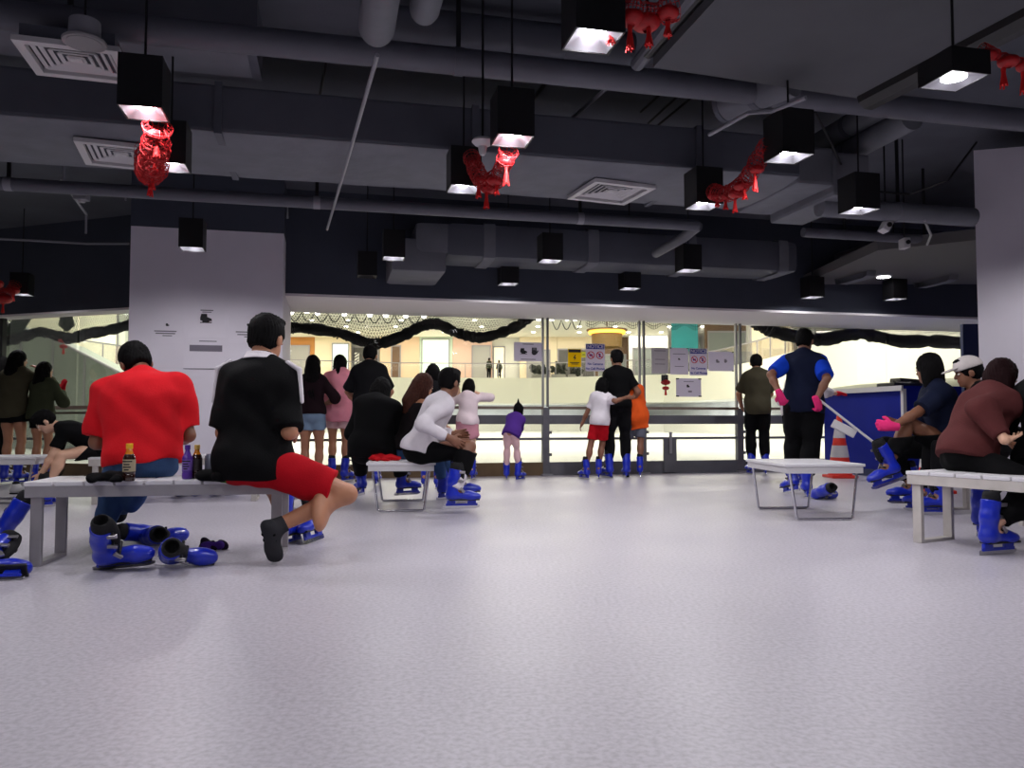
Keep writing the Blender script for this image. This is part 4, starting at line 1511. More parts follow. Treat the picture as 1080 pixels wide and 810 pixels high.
# ------------------------------------------------------------------ the rental skate, made once
def make_skate(name='ice_skate'):
    """blue moulded boot on a steel blade; toe along +y, ankle over the origin, blade on z = 0."""
    h = .0055
    F = Field()
    F.cone((0, -.055, .115), (0, .10, .105), .044, .040, .03)
    F.cone((0, .10, .105), (0, .165, .098), .040, .030, .03)
    F.ell((0, .13, .10), (.046, .065, .032), .02)
    F.cone((0, -.045, .12), (0, -.035, .24), .050, .052, .03)
    F.cone((0, -.035, .23), (0, -.015, .335), .052, .058, .02, clip=[((0, -.02, .335), (0, .2, .98))])
    F.ell((0, -.01, .36), (.040, .042, .06), .012, sub=True)
    shell = field_obj(name, F, h, M_BLUESH, None, cuts=[((0, 0, .075), (0, 0, -1))])
    F = Field()
    F.cone((0, -.03, .25), (0, -.012, .362), .046, .050, .02)
    F.ell((0, .03, .29), (.030, .03, .10), .02)
    F.ell((0, -.01, .375), (.034, .036, .055), .01, sub=True)
    field_obj('liner', F, h, M_BLACKFOAM, shell)
    b = NB()
    box(b, (0, .055, .078), (.078, .26, .014), bev=.005)
    build('sole', b, M_BLACKP, shell)
    b = NB()
    for y in (-.055, .12):
        box(b, (0, y, .055), (.024, .075, .036), bev=.006)
    box(b, (0, .035, .036), (.012, .27, .020), bev=.003)
    build('blade_holder', b, M_BLUESH, shell)
    b = NB()
    prof = [(-.125, .004), (-.10, .0), (.15, .0), (.185, .012), (.19, .028), (.175, .032), (-.12, .032)]
    A = [b.verts.new((-.0022, y, z)) for y, z in prof]; B = [b.verts.new((.0022, y, z)) for y, z in prof]
    b.faces.new(A); b.faces.new(B)
    for i in range(len(A)): b.faces.new((A[i], A[(i + 1) % len(A)], B[(i + 1) % len(A)], B[i]))
    build('blade', b, M_CHROME, shell)
    for (y, z, tilt) in ((.035, .160, -.9), (.022, .235, -.2), (.034, .31, .0)):
        b = NB()
        R = Matrix.Rotation(tilt, 3, 'X')
        box(b, (0, y, z), (.092, .014, .026), R, bev=.004)
        build('strap', b, M_BLACKP, shell)
        b = NB(); box(b, (.047, y, z), (.012, .05, .022), R, bev=.003)
        build('buckle', b, M_STEEL, shell)
    return shell


SKATE = make_skate()
for o_ in [SKATE] + list(SKATE.children): COL.objects.unlink(o_)


def skate_copy(parent, M=None):
    c = copy_tree(SKATE, parent)
    if M is not None: c.matrix_local = M
    c.name = 'ice_skate'
    return c
def person(label, pos, yaw, H=1.70, wb=1.0, pb=None, seat=None, hips=(0, 0), lean=(4, 8), side=0, twist=0, head=(0, 0, 0),
           wr=(.26, .05, .82), wl=(-.26, .05, .82), er=(.3, -1, 0), el=(-.3, -1, 0),
           ar=None, al=None, kr=(.1, 1, 0), kl=(-.1, 1, 0), fr=-8, fl=8, fpr=0, fpl=0,
           hr=None, hl=None, curl=.5,
           top=dict(m=None, sl=.7, hem=-.10, loose=.02), bottom=dict(kind='trousers', m=None, len=1.9, loose=.015),
           hair='short', hair_m=None, hair_len=.4, skin='tan', foot='skates', vox=.009, gloves=None, extras=None, group=None, z0=0.0, cat='person'):
    S = H / 1.72
    if vox > .0068: wb *= .89; pb = None if pb is None else pb * .92
    pb = wb if pb is None else pb
    skm = SKINS[skin]
    ank = .165 if foot == 'skates' else .075 * S
    Lt, Ls, La, Lf = .43 * S, .41 * S, .295 * S, .255 * S
    hw = .092 * S * (.5 + .5 * pb)
    if ar is None: ar = (.10 * S, .0, ank)
    if al is None: al = (-.10 * S, .0, ank)
    ar, al = np.array(ar, float), np.array(al, float)
    if seat is None:
        reach = (Lt + Ls) * .992
        zz = []
        for t_, sx in ((ar, 1), (al, -1)):
            dx = t_[0] - (hips[0] + sx * hw); dy = t_[1] - hips[1]
            zz.append(t_[2] + math.sqrt(max(.01, reach ** 2 - dx * dx - dy * dy)))
        pz = min(zz) + .03 * S
    else:
        pz = seat + .105 * S
    P = np.array([hips[0], hips[1], pz])
    def sdir(l):
        return nrm([math.sin(side * D2R), math.sin(l * D2R), math.cos(l * D2R) * math.cos(side * D2R)])
    s1, s2 = sdir(lean[0]), sdir(lean[1]); sm = nrm(s1 + s2)
    W = P + .17 * S * s1; C = W + .17 * S * sm; N = C + .155 * S * s2
    rt = rot('Z', twist) @ np.array([1., 0, 0]); rt = nrm(rt - s2 * (rt @ s2))
    rp = nrm(np.array([1., 0, 0]) - s1 * s1[0])
    fw2 = np.cross(s2, rt); fwm = np.cross(sm, nrm(rt + rp)); fw1 = np.cross(s1, rp)
    FrC = np.stack([rt, fw2, s2]); FrW = np.stack([nrm(rt + rp), fwm, sm]); FrP = np.stack([rp, fw1, s1])
    sh = .153 * S * wb
    SR, SL = N - .062 * S * s2 + rt * sh + fw2 * .012, N - .062 * S * s2 - rt * sh + fw2 * .012
    ER, WR = ik(SR, wr, La, Lf, er); EL, WL = ik(SL, wl, La, Lf, el)
    HR, HL = P + rp * hw - s1 * .03 * S, P - rp * hw - s1 * .03 * S
    KR, AR = ik(HR, ar, Lt, Ls, kr); KL, AL = ik(HL, al, Lt, Ls, kl)
    Rh = rot('Z', head[1]) @ rot('X', -head[0]) @ rot('Y', head[2])
    up = Rh @ np.array([0, 0, 1.])
    NT = N + .075 * S * nrm(s2 * .6 + up * .6)
    hs = S * (1.06 + max(0, 1.5 - H) * .38)
    HC = NT + Rh @ np.array([0, .022, .083]) * hs
    h3 = lambda x, y, z: HC + Rh @ (np.array([x, y, z]) * hs)

    # ---- body
    B = Field()
    def torso(F, g=0.0, b=1.0, k=.06):
        F.ell(P + s1 * .03 * S, np.array([.160 * pb, .115 * pb * b, .125]) * S + g, k, FrP)
        F.ell(P - fw1 * .055 * S - s1 * .01 * S, np.array([.140 * pb, .085, .10]) * S + g, k, FrP)
        F.ell(W, np.array([.140 * (wb + pb) / 2, .102 * (wb + pb) / 2 * b, .16]) * S + g, k, FrW)
        F.ell(C - s2 * .005, np.array([.158 * wb, .112 * wb, .18]) * S + g, k, FrC)
        F.ell(C + s2 * .055 * S - fw2 * .02 * S, np.array([.158 * wb, .090, .085]) * S + g, k, FrC)
        F.cone(SL + rt * .03, SR - rt * .03, .054 * S + g, .054 * S + g, k)
        for Sx in (SL, SR):
            F.cone(N + s2 * .02 * S, Sx - s2 * .005 * S, .045 * S + g, .050 * S + g, .05)
    torso(B)
    B.cone(N - s2 * .02 * S, NT + up * .02 * S, .058 * S, .054 * S, .035)
    B.ell(h3(0, -.012, .028), np.array([.074, .094, .086]) * hs, .02, Rh.T)
    B.ell(h3(0, .032, -.045), np.array([.056, .060, .066]) * hs, .03, Rh.T)
    B.ell(h3(0, .066, -.086), np.array([.024, .022, .020]) * hs, .02, Rh.T)
    B.cone(h3(0, .086, .012), h3(0, .104, -.022), .009 * hs, .0135 * hs, .012)
    B.ell(h3(0, .080, .026), np.array([.050, .014, .010]) * hs, .014, Rh.T)
    B.ell(h3(0, .086, -.056), np.array([.022, .010, .009]) * hs, .008, Rh.T)
    for sx in (-1, 1):
        B.ell(h3(sx * .077, -.004, -.008), np.array([.012, .022, .033]) * hs, .006, Rh.T)
        B.ell(h3(sx * .032, .081, .004), np.array([.016, .012, .010]) * hs, .005, Rh.T)
    for Sx, E, Wt in ((SR, ER, WR), (SL, EL, WL)):
        B.cone(Sx, Sx + (E - Sx) * .35, .058 * S * wb, .050 * S, .035)
        B.cone(Sx + (E - Sx) * .3, E, .050 * S, .040 * S, .02)
        B.cone(E, E + (Wt - E) * .35, .040 * S, .041 * S, .02)
        B.cone(E + (Wt - E) * .35, Wt, .040 * S, .027 * S, .02)
    hands = []
    for i, (E, Wt, sx, hd) in enumerate(((ER, WR, 1, hr), (EL, WL, -1, hl))):
        d = nrm(Wt - E) if hd is None or hd.get('d') is None else nrm(hd['d'])
        inw = rt * (-sx) if hd is None or hd.get('n') is None else nrm(hd['n'])
        n_ = inw - d * (inw @ d)
        if np.linalg.norm(n_) < .15: n_ = np.cross(d, np.array([0, 0, 1.]))
        n_ = nrm(n_)
        u = np.cross(d, n_) * sx
        if hd is None and u @ fw1 < 0: u = -u
        hands.append((Wt, d, n_, u, hd.get('curl', curl) if hd else curl))
        hand_prims(B, Wt, d, n_, u, S, hands[-1][4])
    legs = ((HR, KR, AR, fr, fpr, 1), (HL, KL, AL, fl, fpl, -1))
    feet = []
    for Hp, K, A, fy, fp, sx in legs:
        B.cone(Hp, Hp + (K - Hp) * .5, .088 * S * pb, .072 * S, .04)
        B.cone(Hp + (K - Hp) * .5, K, .072 * S, .053 * S, .03)
        sd = nrm(A - K)
        bk = (Hp - K) - sd * ((Hp - K) @ sd)
        bk = nrm(bk) if np.linalg.norm(bk) > .04 else np.array([0, -1., 0])
        B.cone(K, K + (A - K) * .35, .052 * S, .050 * S, .02)
        B.ell(K + (A - K) * .32 + bk * .016 * S, np.array([.050, .050, .10]) * S, .03, np.stack([np.array([1., 0, 0]), np.cross(sd, np.array([1., 0, 0])), sd]))
        B.cone(K + (A - K) * .3, A, .050 * S, .034 * S, .02)
        Rf = rot('Z', fy) @ rot('X', -fp)
        fdir = Rf @ np.array([0, 1., 0]); fup = Rf @ np.array([0, 0, 1.])
        feet.append((A, Rf, fdir, fup))
        fl_ = .6 if foot == 'skates' else 1.0
        hgt = .045 * S
        B.cone(A - fdir * .035 * S - fup * hgt * .8, A + fdir * .13 * fl_ * S - fup * hgt * 1.0, .030 * S, .026 * S, .025)
        B.cone(A, A + fdir * .10 * fl_ * S - fup * hgt, .034 * S, .028 * S, .03)
    V, Fc = B.mesh(vox)
    me = np_mesh('person', V, Fc)
    root = link_mesh('person', me, [skm, M_EYE, M_LIP, M_EYEW])
    # face colouring by place on the head
    q = (V - HC) @ Rh / hs
    vi = np.zeros(len(V), np.int32)
    for sx in (-1, 1):
        ew = ((q[:, 0] - sx * .032) / .016) ** 2 + ((q[:, 2] - .004) / .008) ** 2
        vi[(ew < 1) & (q[:, 1] > .07)] = 3
        er_ = ((q[:, 0] - sx * .032) / .008) ** 2 + ((q[:, 2] - .004) / .008) ** 2
        vi[(er_ < 1) & (q[:, 1] > .07)] = 1
        br = ((q[:, 0] - sx * .034) / .022) ** 2 + ((q[:, 2] - .028) / .006) ** 2
        vi[(br < 1) & (q[:, 1] > .06)] = 1
    lp_ = (q[:, 0] / .026) ** 2 + ((q[:, 2] + .056) / .011) ** 2
    vi[(lp_ < 1) & (q[:, 1] > .07)] = 2
    me.polygons.foreach_set('material_index', vi[Fc[:, 0]].astype(np.int32))
    root.location = (pos[0], pos[1], z0)
    root.rotation_euler = (0, 0, yaw * D2R)
    tag(root, label, cat, group)
    cv = max(.009, vox * 1.15)

    # ---- hair
    hm = hair_m or M_HAIR
    if hair:
        Hh = Field()
        g = .012 * hs
        Hh.ell(h3(0, -.014, .034), np.array([.086, .103, .100]) * hs, .01, Rh.T)
        if hair == 'short':
            Hh.ell(h3(0, -.045, -.02), np.array([.070, .058, .065]) * hs, .02, Rh.T)
            Hh.ell(h3(0, .045, .105), np.array([.055, .05, .025]) * hs, .03, Rh.T)
        else:
            Hh.ell(h3(0, -.04, -.03), np.array([.078, .065, .08]) * hs, .03, Rh.T)
            for sx in (-1, 1): Hh.cone(h3(sx * .062, .005, .04), h3(sx * .072, -.015, -.09), .026 * hs, .024 * hs, .02)
        if hair == 'long':
            bb = -nrm(fw2 * .9 - s2 * .05)
            e0, e1 = h3(0, -.07, -.02), N + bb * .085 * S - s2 * .03 * S
            e2 = e1 - s2 * hair_len * S + bb * .015
            Hh.cone(e0, e1, .075 * S, .085 * S, .04); Hh.cone(e1, e2, .085 * S, .05 * S, .03, F=FrC, s=(1.25, .55, 1))
            for sx in (-1, 1):
                Hh.cone(h3(sx * .068, -.02, -.05), N + rt * sx * .085 * S + bb * .03 - s2 * .12 * S, .030 * S, .028 * S, .03)
        if hair == 'bob':
            for sx in (-1, 0, 1): Hh.cone(h3(sx * .055, -.04, 0), h3(sx * .062, -.05 + .02 * abs(sx), -.13), .045 * hs, .040 * hs, .03)
        if hair == 'ponytail':
            bb = -nrm(fw2)
            e0 = h3(0, -.11, .0)
            Hh.cone(h3(0, -.08, .01), e0, .03 * hs, .026 * hs, .02)
            Hh.cone(e0, N + bb * .10 * S - s2 * .02 * S, .03 * S, .036 * S, .02); Hh.cone(N + bb * .10 * S - s2 * .02 * S, N + bb * .085 * S - s2 * (.02 + hair_len) * S, .036 * S, .014 * S, .02)
        if hair == 'bun': Hh.ell(h3(0, -.085, .085), np.array([.04, .04, .04]) * hs, .015, Rh.T)
        if hair == 'topknot': Hh.cone(h3(0, -.02, .12), h3(0, -.03, .20), .03 * hs, .012 * hs, .02)
        # leave the face and ears free
        Hh.ell(h3(0, .105, -.045), np.array([.075, .085, .088]) * hs, .015, Rh.T, sub=True)
        if hair == 'short':
            for sx in (-1, 1): Hh.ell(h3(sx * .085, .012, -.030), np.array([.022, .032, .046]) * hs, .01, Rh.T, sub=True)
        cuts = []
        if hair == 'short': cuts = [(h3(0, 0, -.075), -(Rh @ np.array([0, .25, .97])))]
        field_obj('hair', Hh, min(cv, .008) if vox < .008 else cv, hm, root, cuts=cuts, strands=(HC, .0032, 34))

    # ---- lower garment
    bt = dict(kind='trousers', m=None, len=1.9, loose=.015); bt.update(bottom or {})
    if bt['m']:
        G = Field(); g = bt['loose'] * min(1, S ** 1.6)
        kd = bt['kind']
        G.ell(P + s1 * .02 * S, np.array([.162 * pb, .118 * pb, .11]) * S + g * .8, .05, FrP)
        G.ell(P - fw1 * .055 * S - s1 * .01 * S, np.array([.142 * pb, .085, .10]) * S + g * .8, .05, FrP)
        for (Hp, K, A, fy, fp, sx) in legs:
            if kd == 'skirt':
                e = Hp + (K - Hp) * bt['len']
                dn = nrm(K - Hp)
                G.cone(Hp, e, .10 * S * wb + g, .115 * S * wb + g * 1.6, .10, clip=[(e, dn)])
                G.cone((HR + HL) / 2, (HR + (KR - HR) * bt['len'] + HL + (KL - HL) * bt['len']) / 2, .10 * S + g, .13 * S + g, .08, clip=[(e, dn)])
                continue
            L = bt['len']
            if L <= 1:
                e = Hp + (K - Hp) * L; dn = nrm(K - Hp)
                G.cone(Hp, e, .092 * S * pb + g, (.088 - .034 * L) * S + g * 1.7, .05, clip=[(e, dn)])
            else:
                G.cone(Hp, K, .090 * S * pb + g, .056 * S + g, .05)
                G.cone(Hp + (K - Hp) * .1, Hp + (K - Hp) * .6, .088 * S * pb + g, .074 * S + g, .04)
                e = K + (A - K) * (L - 1); dn = nrm(A - K)
                G.cone(K, e, .056 * S + g, (bt.get('cuff', .044)) * S + g, .03, clip=[(e, dn)])
                G.cone(K + (A - K) * .15, K + (A - K) * min(.55, L - 1), .056 * S + g, .052 * S + g, .03, clip=[(e, dn)])
                bk = (Hp - K) - dn * ((Hp - K) @ dn)
                bk = nrm(bk) if np.linalg.norm(bk) > .04 else np.array([0, -1., 0])
                G.ell(K + (A - K) * .30 + bk * .014 * S, np.array([.056 * S + g] * 3) * np.array([1, 1, 1.7]), .04)
        cuts = [(P + s1 * bt.get('waist', .10) * S, s1)]
        if seat is not None: cuts.append(((0, 0, seat + .002), (0, 0, -1)) if bt.get('seatcut') else ((0, 0, -9), (0, 0, -1)))
        nm = {'trousers': 'trousers', 'shorts': 'shorts', 'skirt': 'skirt'}[kd]
        field_obj(bt.get('name', nm), G, cv, bt['m'], root, cuts=cuts, wr=.0035 if vox < .008 else .003, wf=38, seed=int(H * 1000) % 97)

    # ---- upper garment
    tp = dict(sl=.7, hem=-.10, loose=.02, m=None, neck=.0); tp.update(top or {})
    if tp['m']:
        G = Field(); g = tp['loose'] * min(1, S ** 1.6)
        torso(G, g, 1.0, .06)
        G.ell(P + s1 * .03 * S, np.array([.160 * pb, .118 * pb, .125]) * S + g + .012, .05, FrP)
        G.ell(P - fw1 * .055 * S - s1 * .01 * S, np.array([.140 * pb, .085, .10]) * S + g + .012, .05, FrP)
        if seat is not None:
            for Hp in (HR, HL): G.ell(Hp + s1 * .02, np.array([.096 * pb] * 3) * S + g + .004, .05)
        hem = P + s1 * tp['hem'] * S
        fl = tp.get('flare', 1.0)
        G.cone(C, hem - s1 * .03, .125 * S * wb + g, (.138 * S * pb * fl + g), .06, F=FrW, s=(1.10, .80, 1), clip=[(hem, -s1)])
        if tp['sl'] > 0:
            for Sx, E, Wt in ((SR, ER, WR), (SL, EL, WL)):
                sl = tp['sl']
                if sl <= 1:
                    e = Sx + (E - Sx) * sl; dn = nrm(E - Sx)
                    G.cone(Sx, e, .060 * S * wb + g * .8, .052 * S + g * 1.3, .035, clip=[(e, dn)])
                else:
                    G.cone(Sx, E, .058 * S * wb + g * .8, .050 * S + g, .035)
                    e = E + (Wt - E) * (sl - 1); dn = nrm(Wt - E)
                    G.cone(E, e, .050 * S + g, .032 * S + g * .8, .025, clip=[(e, dn)])
        if tp.get('hood') == 'down':
            G.ell(N - fw2 * .07 * S - s2 * .01 * S, np.array([.11, .06, .07]) * S, .03, FrC)
        if tp.get('collar'):
            G.cone(N - s2 * .01 * S, N + s2 * .045 * S, .072 * S, .066 * S, .02)
        nk = N + s2 * .05 * S + fw2 * .03 * S
        G.ell(nk, np.array([.070 + tp['neck'], .070 + tp['neck'], .055]) * S, .012, FrC, sub=True)
        cuts = [(hem, -s1)]
        if seat is not None: cuts.append(((0, 0, seat + .004), (0, 0, -1)))
        if tp.get('strap'): cuts.append((N - s2 * tp['strap'] * S, s2))
        o = field_obj(tp.get('name', 't_shirt'), G, cv, tp['m'], root, cuts=cuts, wr=tp.get('wr', .008 if vox < .008 else .007), wf=tp.get('wf', 22), seed=int(H * 1777) % 89)
        if tp.get('hood') == 'up':
            G = Field()
            G.ell(h3(0, -.018, .025), np.array([.100, .118, .112]) * S, .02, Rh.T)
            G.cone(h3(0, -.03, -.04), N - s2 * .02 * S, .095 * S, .10 * S, .05)
            G.ell(h3(0, .13, -.02), np.array([.075, .09, .10]) * S, .02, Rh.T, sub=True)
            field_obj('hood', G, cv, tp['m'], root, wr=.004, wf=30)
    # ---- gloves
    if gloves:
        for side_, gm in gloves.items():
            Wt, d, n_, u, cu_ = hands[0 if side_ == 'r' else 1]
            G = Field(); hand_prims(G, Wt, d, n_, u, S, cu_, .0045)
            G.cone(Wt - d * .05, Wt, .033 * S, .031 * S, .02, clip=[(Wt - d * .045, -d)])
            field_obj('glove', G, min(cv, .009), gm, root)
    # ---- what is on the feet
    if foot == 'skates':
        for (A, Rf, fd, fu) in feet:
            M4 = Matrix(Rf.tolist()).to_4x4()
            k = max(.78, min(1.0, S))
            M4 = M4 @ Matrix.Scale(k, 4)
            off = Vector((A - fu * .165 * 1.0).tolist())
            M4.translation = Vector((A - fu * .165).tolist()) + Vector((fd * .03).tolist())
            skate_copy(root, M4)
    elif foot == 'socks' or foot == 'shoes':
        for (A, Rf, fd, fu) in feet:
            G = Field(); g = .006 if foot == 'socks' else .012
            hgt = .045 * S
            rt_ = np.cross(fd, fu)
            G.cone(A - fd * .035 * S - fu * hgt * .8, A + fd * .13 * S - fu * hgt, .030 * S + g, .027 * S + g, .025, F=np.stack([rt_, fd, fu]), s=(1.2, 1, 1))
            G.cone(A, A + fd * .10 * S - fu * hgt, .034 * S + g, .028 * S + g, .03)
            G.cone(A - fd * 0, A + fu * .07 * S, .036 * S + g, .037 * S + g, .03)
            field_obj('sock' if foot == 'socks' else 'shoe', G, .006 if vox < .008 else cv, tp.get('foot_m', M_BLACKFOAM), root)
    info = dict(root=root, HC=HC, Rh=Rh, N=N, C=C, P=P, s2=s2, s1=s1, rt=rt, fw2=fw2, SR=SR, SL=SL, ER=ER, EL=EL, WR=WR, WL=WL, S=S, hands=hands, KR=KR, KL=KL, AR=AR, AL=AL, feet=feet, h3=h3)
    return info


def loc(info, p):
    """local point of a person to the world"""
    r = info['root']
    return Vector(r.location) + Matrix.Rotation(r.rotation_euler.z, 3, 'Z') @ Vector(tuple(p))
# ================================================================== benches
def slat_bench(c, dirx, L, Wd, Ht, label, nsl, leg_m, top_m, inset=.06, leg_w=.058, leg_span=None, legs=True):
    """slatted bench; c is the floor point under the front left corner, dirx runs along its front."""
    rz = math.atan2(dirx.y, dirx.x)
    t = empty('bench', c, label, 'bench', None, rz)
    sp = leg_span or Wd * .86
    b = NB()
    g = .012
    w = (L - g * (nsl - 1)) / nsl
    for k in range(nsl):
        box(b, (w / 2 + k * (w + g), Wd / 2, Ht - .012), (w, Wd, .024), bev=.004)
    build('slatted_seat', b, top_m, t)
    b = NB()
    for y in (.018, Wd - .018): box(b, (L / 2, y, Ht - .055), (L - .01, .03, .062), bev=.003)
    for x in (.02, L - .02): box(b, (x, Wd / 2, Ht - .055), (.03, Wd - .04, .062), bev=.003)
    build('seat_frame', b, leg_m, t)
    for x in (inset, L - inset):
        b = NB()
        for y in (.035, .035 + sp - .06): box(b, (x, y, (Ht - .08) / 2), (leg_w, .032, Ht - .08), bev=.003)
        box(b, (x, .035 + (sp - .06) / 2, .010), (leg_w, sp - .06, .020), bev=.003)
        build('leg_frame', b, leg_m, t)
    return t


pl_, pr_ = at_z(37, 599, 0), at_z(283, 592, 0)
dA = (pr_ - pl_).normalized()
pA = at_z(22, 599, 0)
L_A = 1.39
BA_H = .462
benchA = slat_bench(pA, dA, L_A, .48, BA_H, 'grey slatted steel bench nearest the viewer under the red shirted person', 9, M_STEELD, M_WHITETOP, leg_span=.40)
nA = Vector((-dA.y, dA.x, 0))
# bench at the right edge
sE = Vector((2.60, 5.22, 0)); dE = Vector((.49, -.872, 0)).normalized()
M_PAINTW = mat('worn_white_paint', (190, 184, 178), .55, var=.12, scale=7)
BE_H = .465
benchE = slat_bench(sE, dE, 1.5, .45, BE_H, 'white slatted bench at the right edge under the maroon hooded person', 9, M_PAINTW, M_WHITETOP, leg_w=.06)
sF = Vector((3.70, 7.15, 0))
benchF = slat_bench(sF, Vector((.12, -.99, 0)), 1.25, .45, .47, 'white bench under the pink gloved person in navy', 8, M_PAINTW, M_WHITETOP, leg_w=.05, inset=.10)
sR = at_y(92, 500, 7.45); sR.z = 0
benchR = slat_bench(sR, UX, 1.56, .45, .45, 'slatted bench behind the nearest bench, before the white column', 9, M_PAINTW, M_WHITETOP, leg_w=.05)


def stool(c, rz, Wd, Dp, Ht, label):
    t = empty('bench', c, label, 'bench', None, rz)
    b = NB(); box(b, (0, 0, Ht - .012), (Wd, Dp, .024), bev=.005); build('seat_top', b, M_WHITETOP, t)
    b = NB()
    for s in (-1, 1):
        box(b, (0, s * (Dp / 2 - .02), Ht - .05), (Wd - .03, .025, .052), bev=.003); box(b, (s * (Wd / 2 - .03), 0, Ht - .05), (.025, Dp - .06, .052), bev=.003)
    build('apron', b, M_WHITEP, t)
    for s in (-1, 1):
        b = NB()
        y = s * (Dp / 2 - .04)
        tube(b, [(-Wd / 2 + .05, y, Ht - .05), (-Wd / 2 + .10, y + s * .01, .02), (-Wd / 2 + .115, y + s * .01, .011), (Wd / 2 - .115, y + s * .01, .011), (Wd / 2 - .10, y + s * .01, .02), (Wd / 2 - .05, y, Ht - .05)], .0105, 10)
        build('leg_frame', b, M_CHROME, t, smooth=True)
    return t


cG = at_y(846, 500, 6.72); cG.z = 0
stoolG = stool(cG, 4 * D2R, .66, .86, .45, 'white bench with thin chrome legs in front of the person in blue sleeves')
cH = at_y(424, 500, 7.35); cH.z = 0
ST_H = .43
stoolH = stool(cH, 7 * D2R, .60, .95, ST_H, 'white bench with thin chrome legs under the white shirted person')
cL = at_y(5, 500, 7.75); cL.z = 0
stoolL = stool(cL, 10 * D2R, .78, .55, .45, 'white bench with thin chrome legs at the left edge before the two girls')

# ================================================================== small things
M_TEA = mat('dark_tea', (42, 18, 10), .15, coat=.5)
M_AMBER = mat('amber_neck', (206, 120, 22), .2, coat=.5)
M_CAPY = mat('yellow_cap', (238, 178, 30), .4)
M_LABEL = mat('cream_label', (176, 162, 132), .5)
M_PURP = mat('purple_plastic', (84, 42, 150), .3)
M_GOLD = mat('gold_cap', (214, 176, 88), .35)
M_CAN = mat('grey_can', (120, 122, 138), .3, .5)
M_BLKCL = cloth('black', (8, 8, 10))


def bottle(c, H, r, body_m, neck_m, cap_m, lab_m, label, motif=True):
    t = empty('drink_bottle', c, label, 'bottle')
    b = NB(); lathe(b, [(0, 0), (r * .9, .002), (r, .012), (r, H * .18), (r * .94, H * .20), (r, H * .23), (r, H * .60), (r * .92, H * .66), (r * .70, H * .72)], seg=24); build('bottle_body', b, body_m, t, smooth=True)
    b = NB(); lathe(b, [(r * .70, H * .72), (r * .5, H * .80), (r * .42, H * .86), (0, H * .86)], seg=24); build('neck', b, neck_m, t, smooth=True)
    b = NB(); lathe(b, [(0, H * .86), (r * .52, H * .86), (r * .54, H * .87), (r * .54, H * .99), (r * .48, H), (0, H)], seg=24); build('cap', b, cap_m, t, smooth=True)
    b = NB(); lathe(b, [(r * 1.012, H * .26), (r * 1.012, H * .58)], seg=24); l = build('paper_label', b, lab_m, t, smooth=True)
    if motif:
        b = NB()
        for z, w in ((H * .53, .9), (H * .45, .5), (H * .38, .7), (H * .31, .4)):
            lathe_arc(b, r * 1.03, z - H * .018, z + H * .018, -PI / 2 - w, -PI / 2 + w)
        build('label_print', b, M_INK, l)
    return t


def lathe_arc(b, r, z0, z1, a0, a1, n=10):
    prev = None
    for k in range(n + 1):
        a = a0 + (a1 - a0) * k / n
        q = (b.verts.new((r * math.cos(a), r * math.sin(a), z0)), b.verts.new((r * math.cos(a), r * math.sin(a), z1)))
        if prev: b.faces.new((prev[0], q[0], q[1], prev[1]))
        prev = q


def onbench(px, y):
    """point on the top of the nearest bench"""
    p = at_y(px, 500, y); p.z = BA_H
    return p


bottle(onbench(136, 4.37), .208, .033, M_TEA, M_AMBER, M_CAPY, M_LABEL, 'tea bottle with yellow cap standing alone on the nearest bench')
bottle(onbench(197.5, 4.52), .195, .029, M_PURP, M_PURP, M_PURP, mat('violet_label', (120, 90, 176), .5), 'purple bottle on the nearest bench beside the gold capped bottle')
bottle(onbench(207.5, 4.56), .195, .030, M_TEA, M_AMBER, M_GOLD, mat('dark_label', (40, 30, 34), .5), 'dark bottle with gold cap on the nearest bench beside the purple one', False)
t = empty('drink_can', onbench(222, 4.58), 'grey drink can among black cloth on the nearest bench', 'can')
b = NB(); lathe(b, [(0, 0), (.026, .0), (.032, .010), (.033, .02), (.033, .125), (.028, .138), (.027, .142)], seg=24); build('can_body', b, M_CAN, t, smooth=True)
b = NB(); lathe(b, [(.027, .142), (.025, .137), (0, .137)], seg=24); build('can_lid', b, M_STEEL, t)


def crumple(name, c, size, m, label, cat, seed, h=.007, z0=None, parts=None):
    rg = random.Random(seed)
    F = Field()
    for k in range(9):
        F.ell((rg.uniform(-.5, .5) * size[0], rg.uniform(-.5, .5) * size[1], size[2] * rg.uniform(.25, .5)), (size[0] * rg.uniform(.15, .3), size[1] * rg.uniform(.2, .35), size[2] * rg.uniform(.3, .55)), .02)
    o = field_obj(name, F, h, m, None, cuts=[((0, 0, 0.001), (0, 0, -1))], wr=.008, wf=60, seed=seed)
    o.location = c
    return tag(o, label, cat)


crumple('black_cloth', onbench(114, 4.40), (.20, .14, .05), M_BLKCL, 'crumpled black cloth left of the tea bottle on the nearest bench', 'cloth', 3)
o = crumple('black_cloth', onbench(224, 4.42), (.14, .10, .06), M_BLKCL, 'crumpled black cloth before the grey can on the nearest bench', 'cloth', 8)
crumple('green_cloth', onbench(235, 4.47), (.04, .05, .045), cloth('lime', (70, 110, 40)), 'small green cloth end beside the sitting boy on the nearest bench', 'cloth', 9)
p = at_z(222, 580, 0)
o = crumple('soft_pouch', p, (.13, .09, .065), cloth('purpleblack', (26, 16, 34)), 'small black and purple pouch lying under the nearest bench', 'pouch', 12)
F = Field(); F.ell((.05, -.01, .035), (.045, .04, .032), .02); F.ell((0, -.035, .04), (.04, .02, .025), .02)
field_obj('purple_lining', F, .007, cloth('violet', (64, 36, 120)), o, wr=.006, wf=60)
p = at_y(405, 470, 7.18); p.z = ST_H
crumple('red_cloth', p, (.20, .16, .05), cloth('redbag', (190, 20, 30)), 'red cloth lying on the white bench behind the seated person in black', 'cloth', 5)


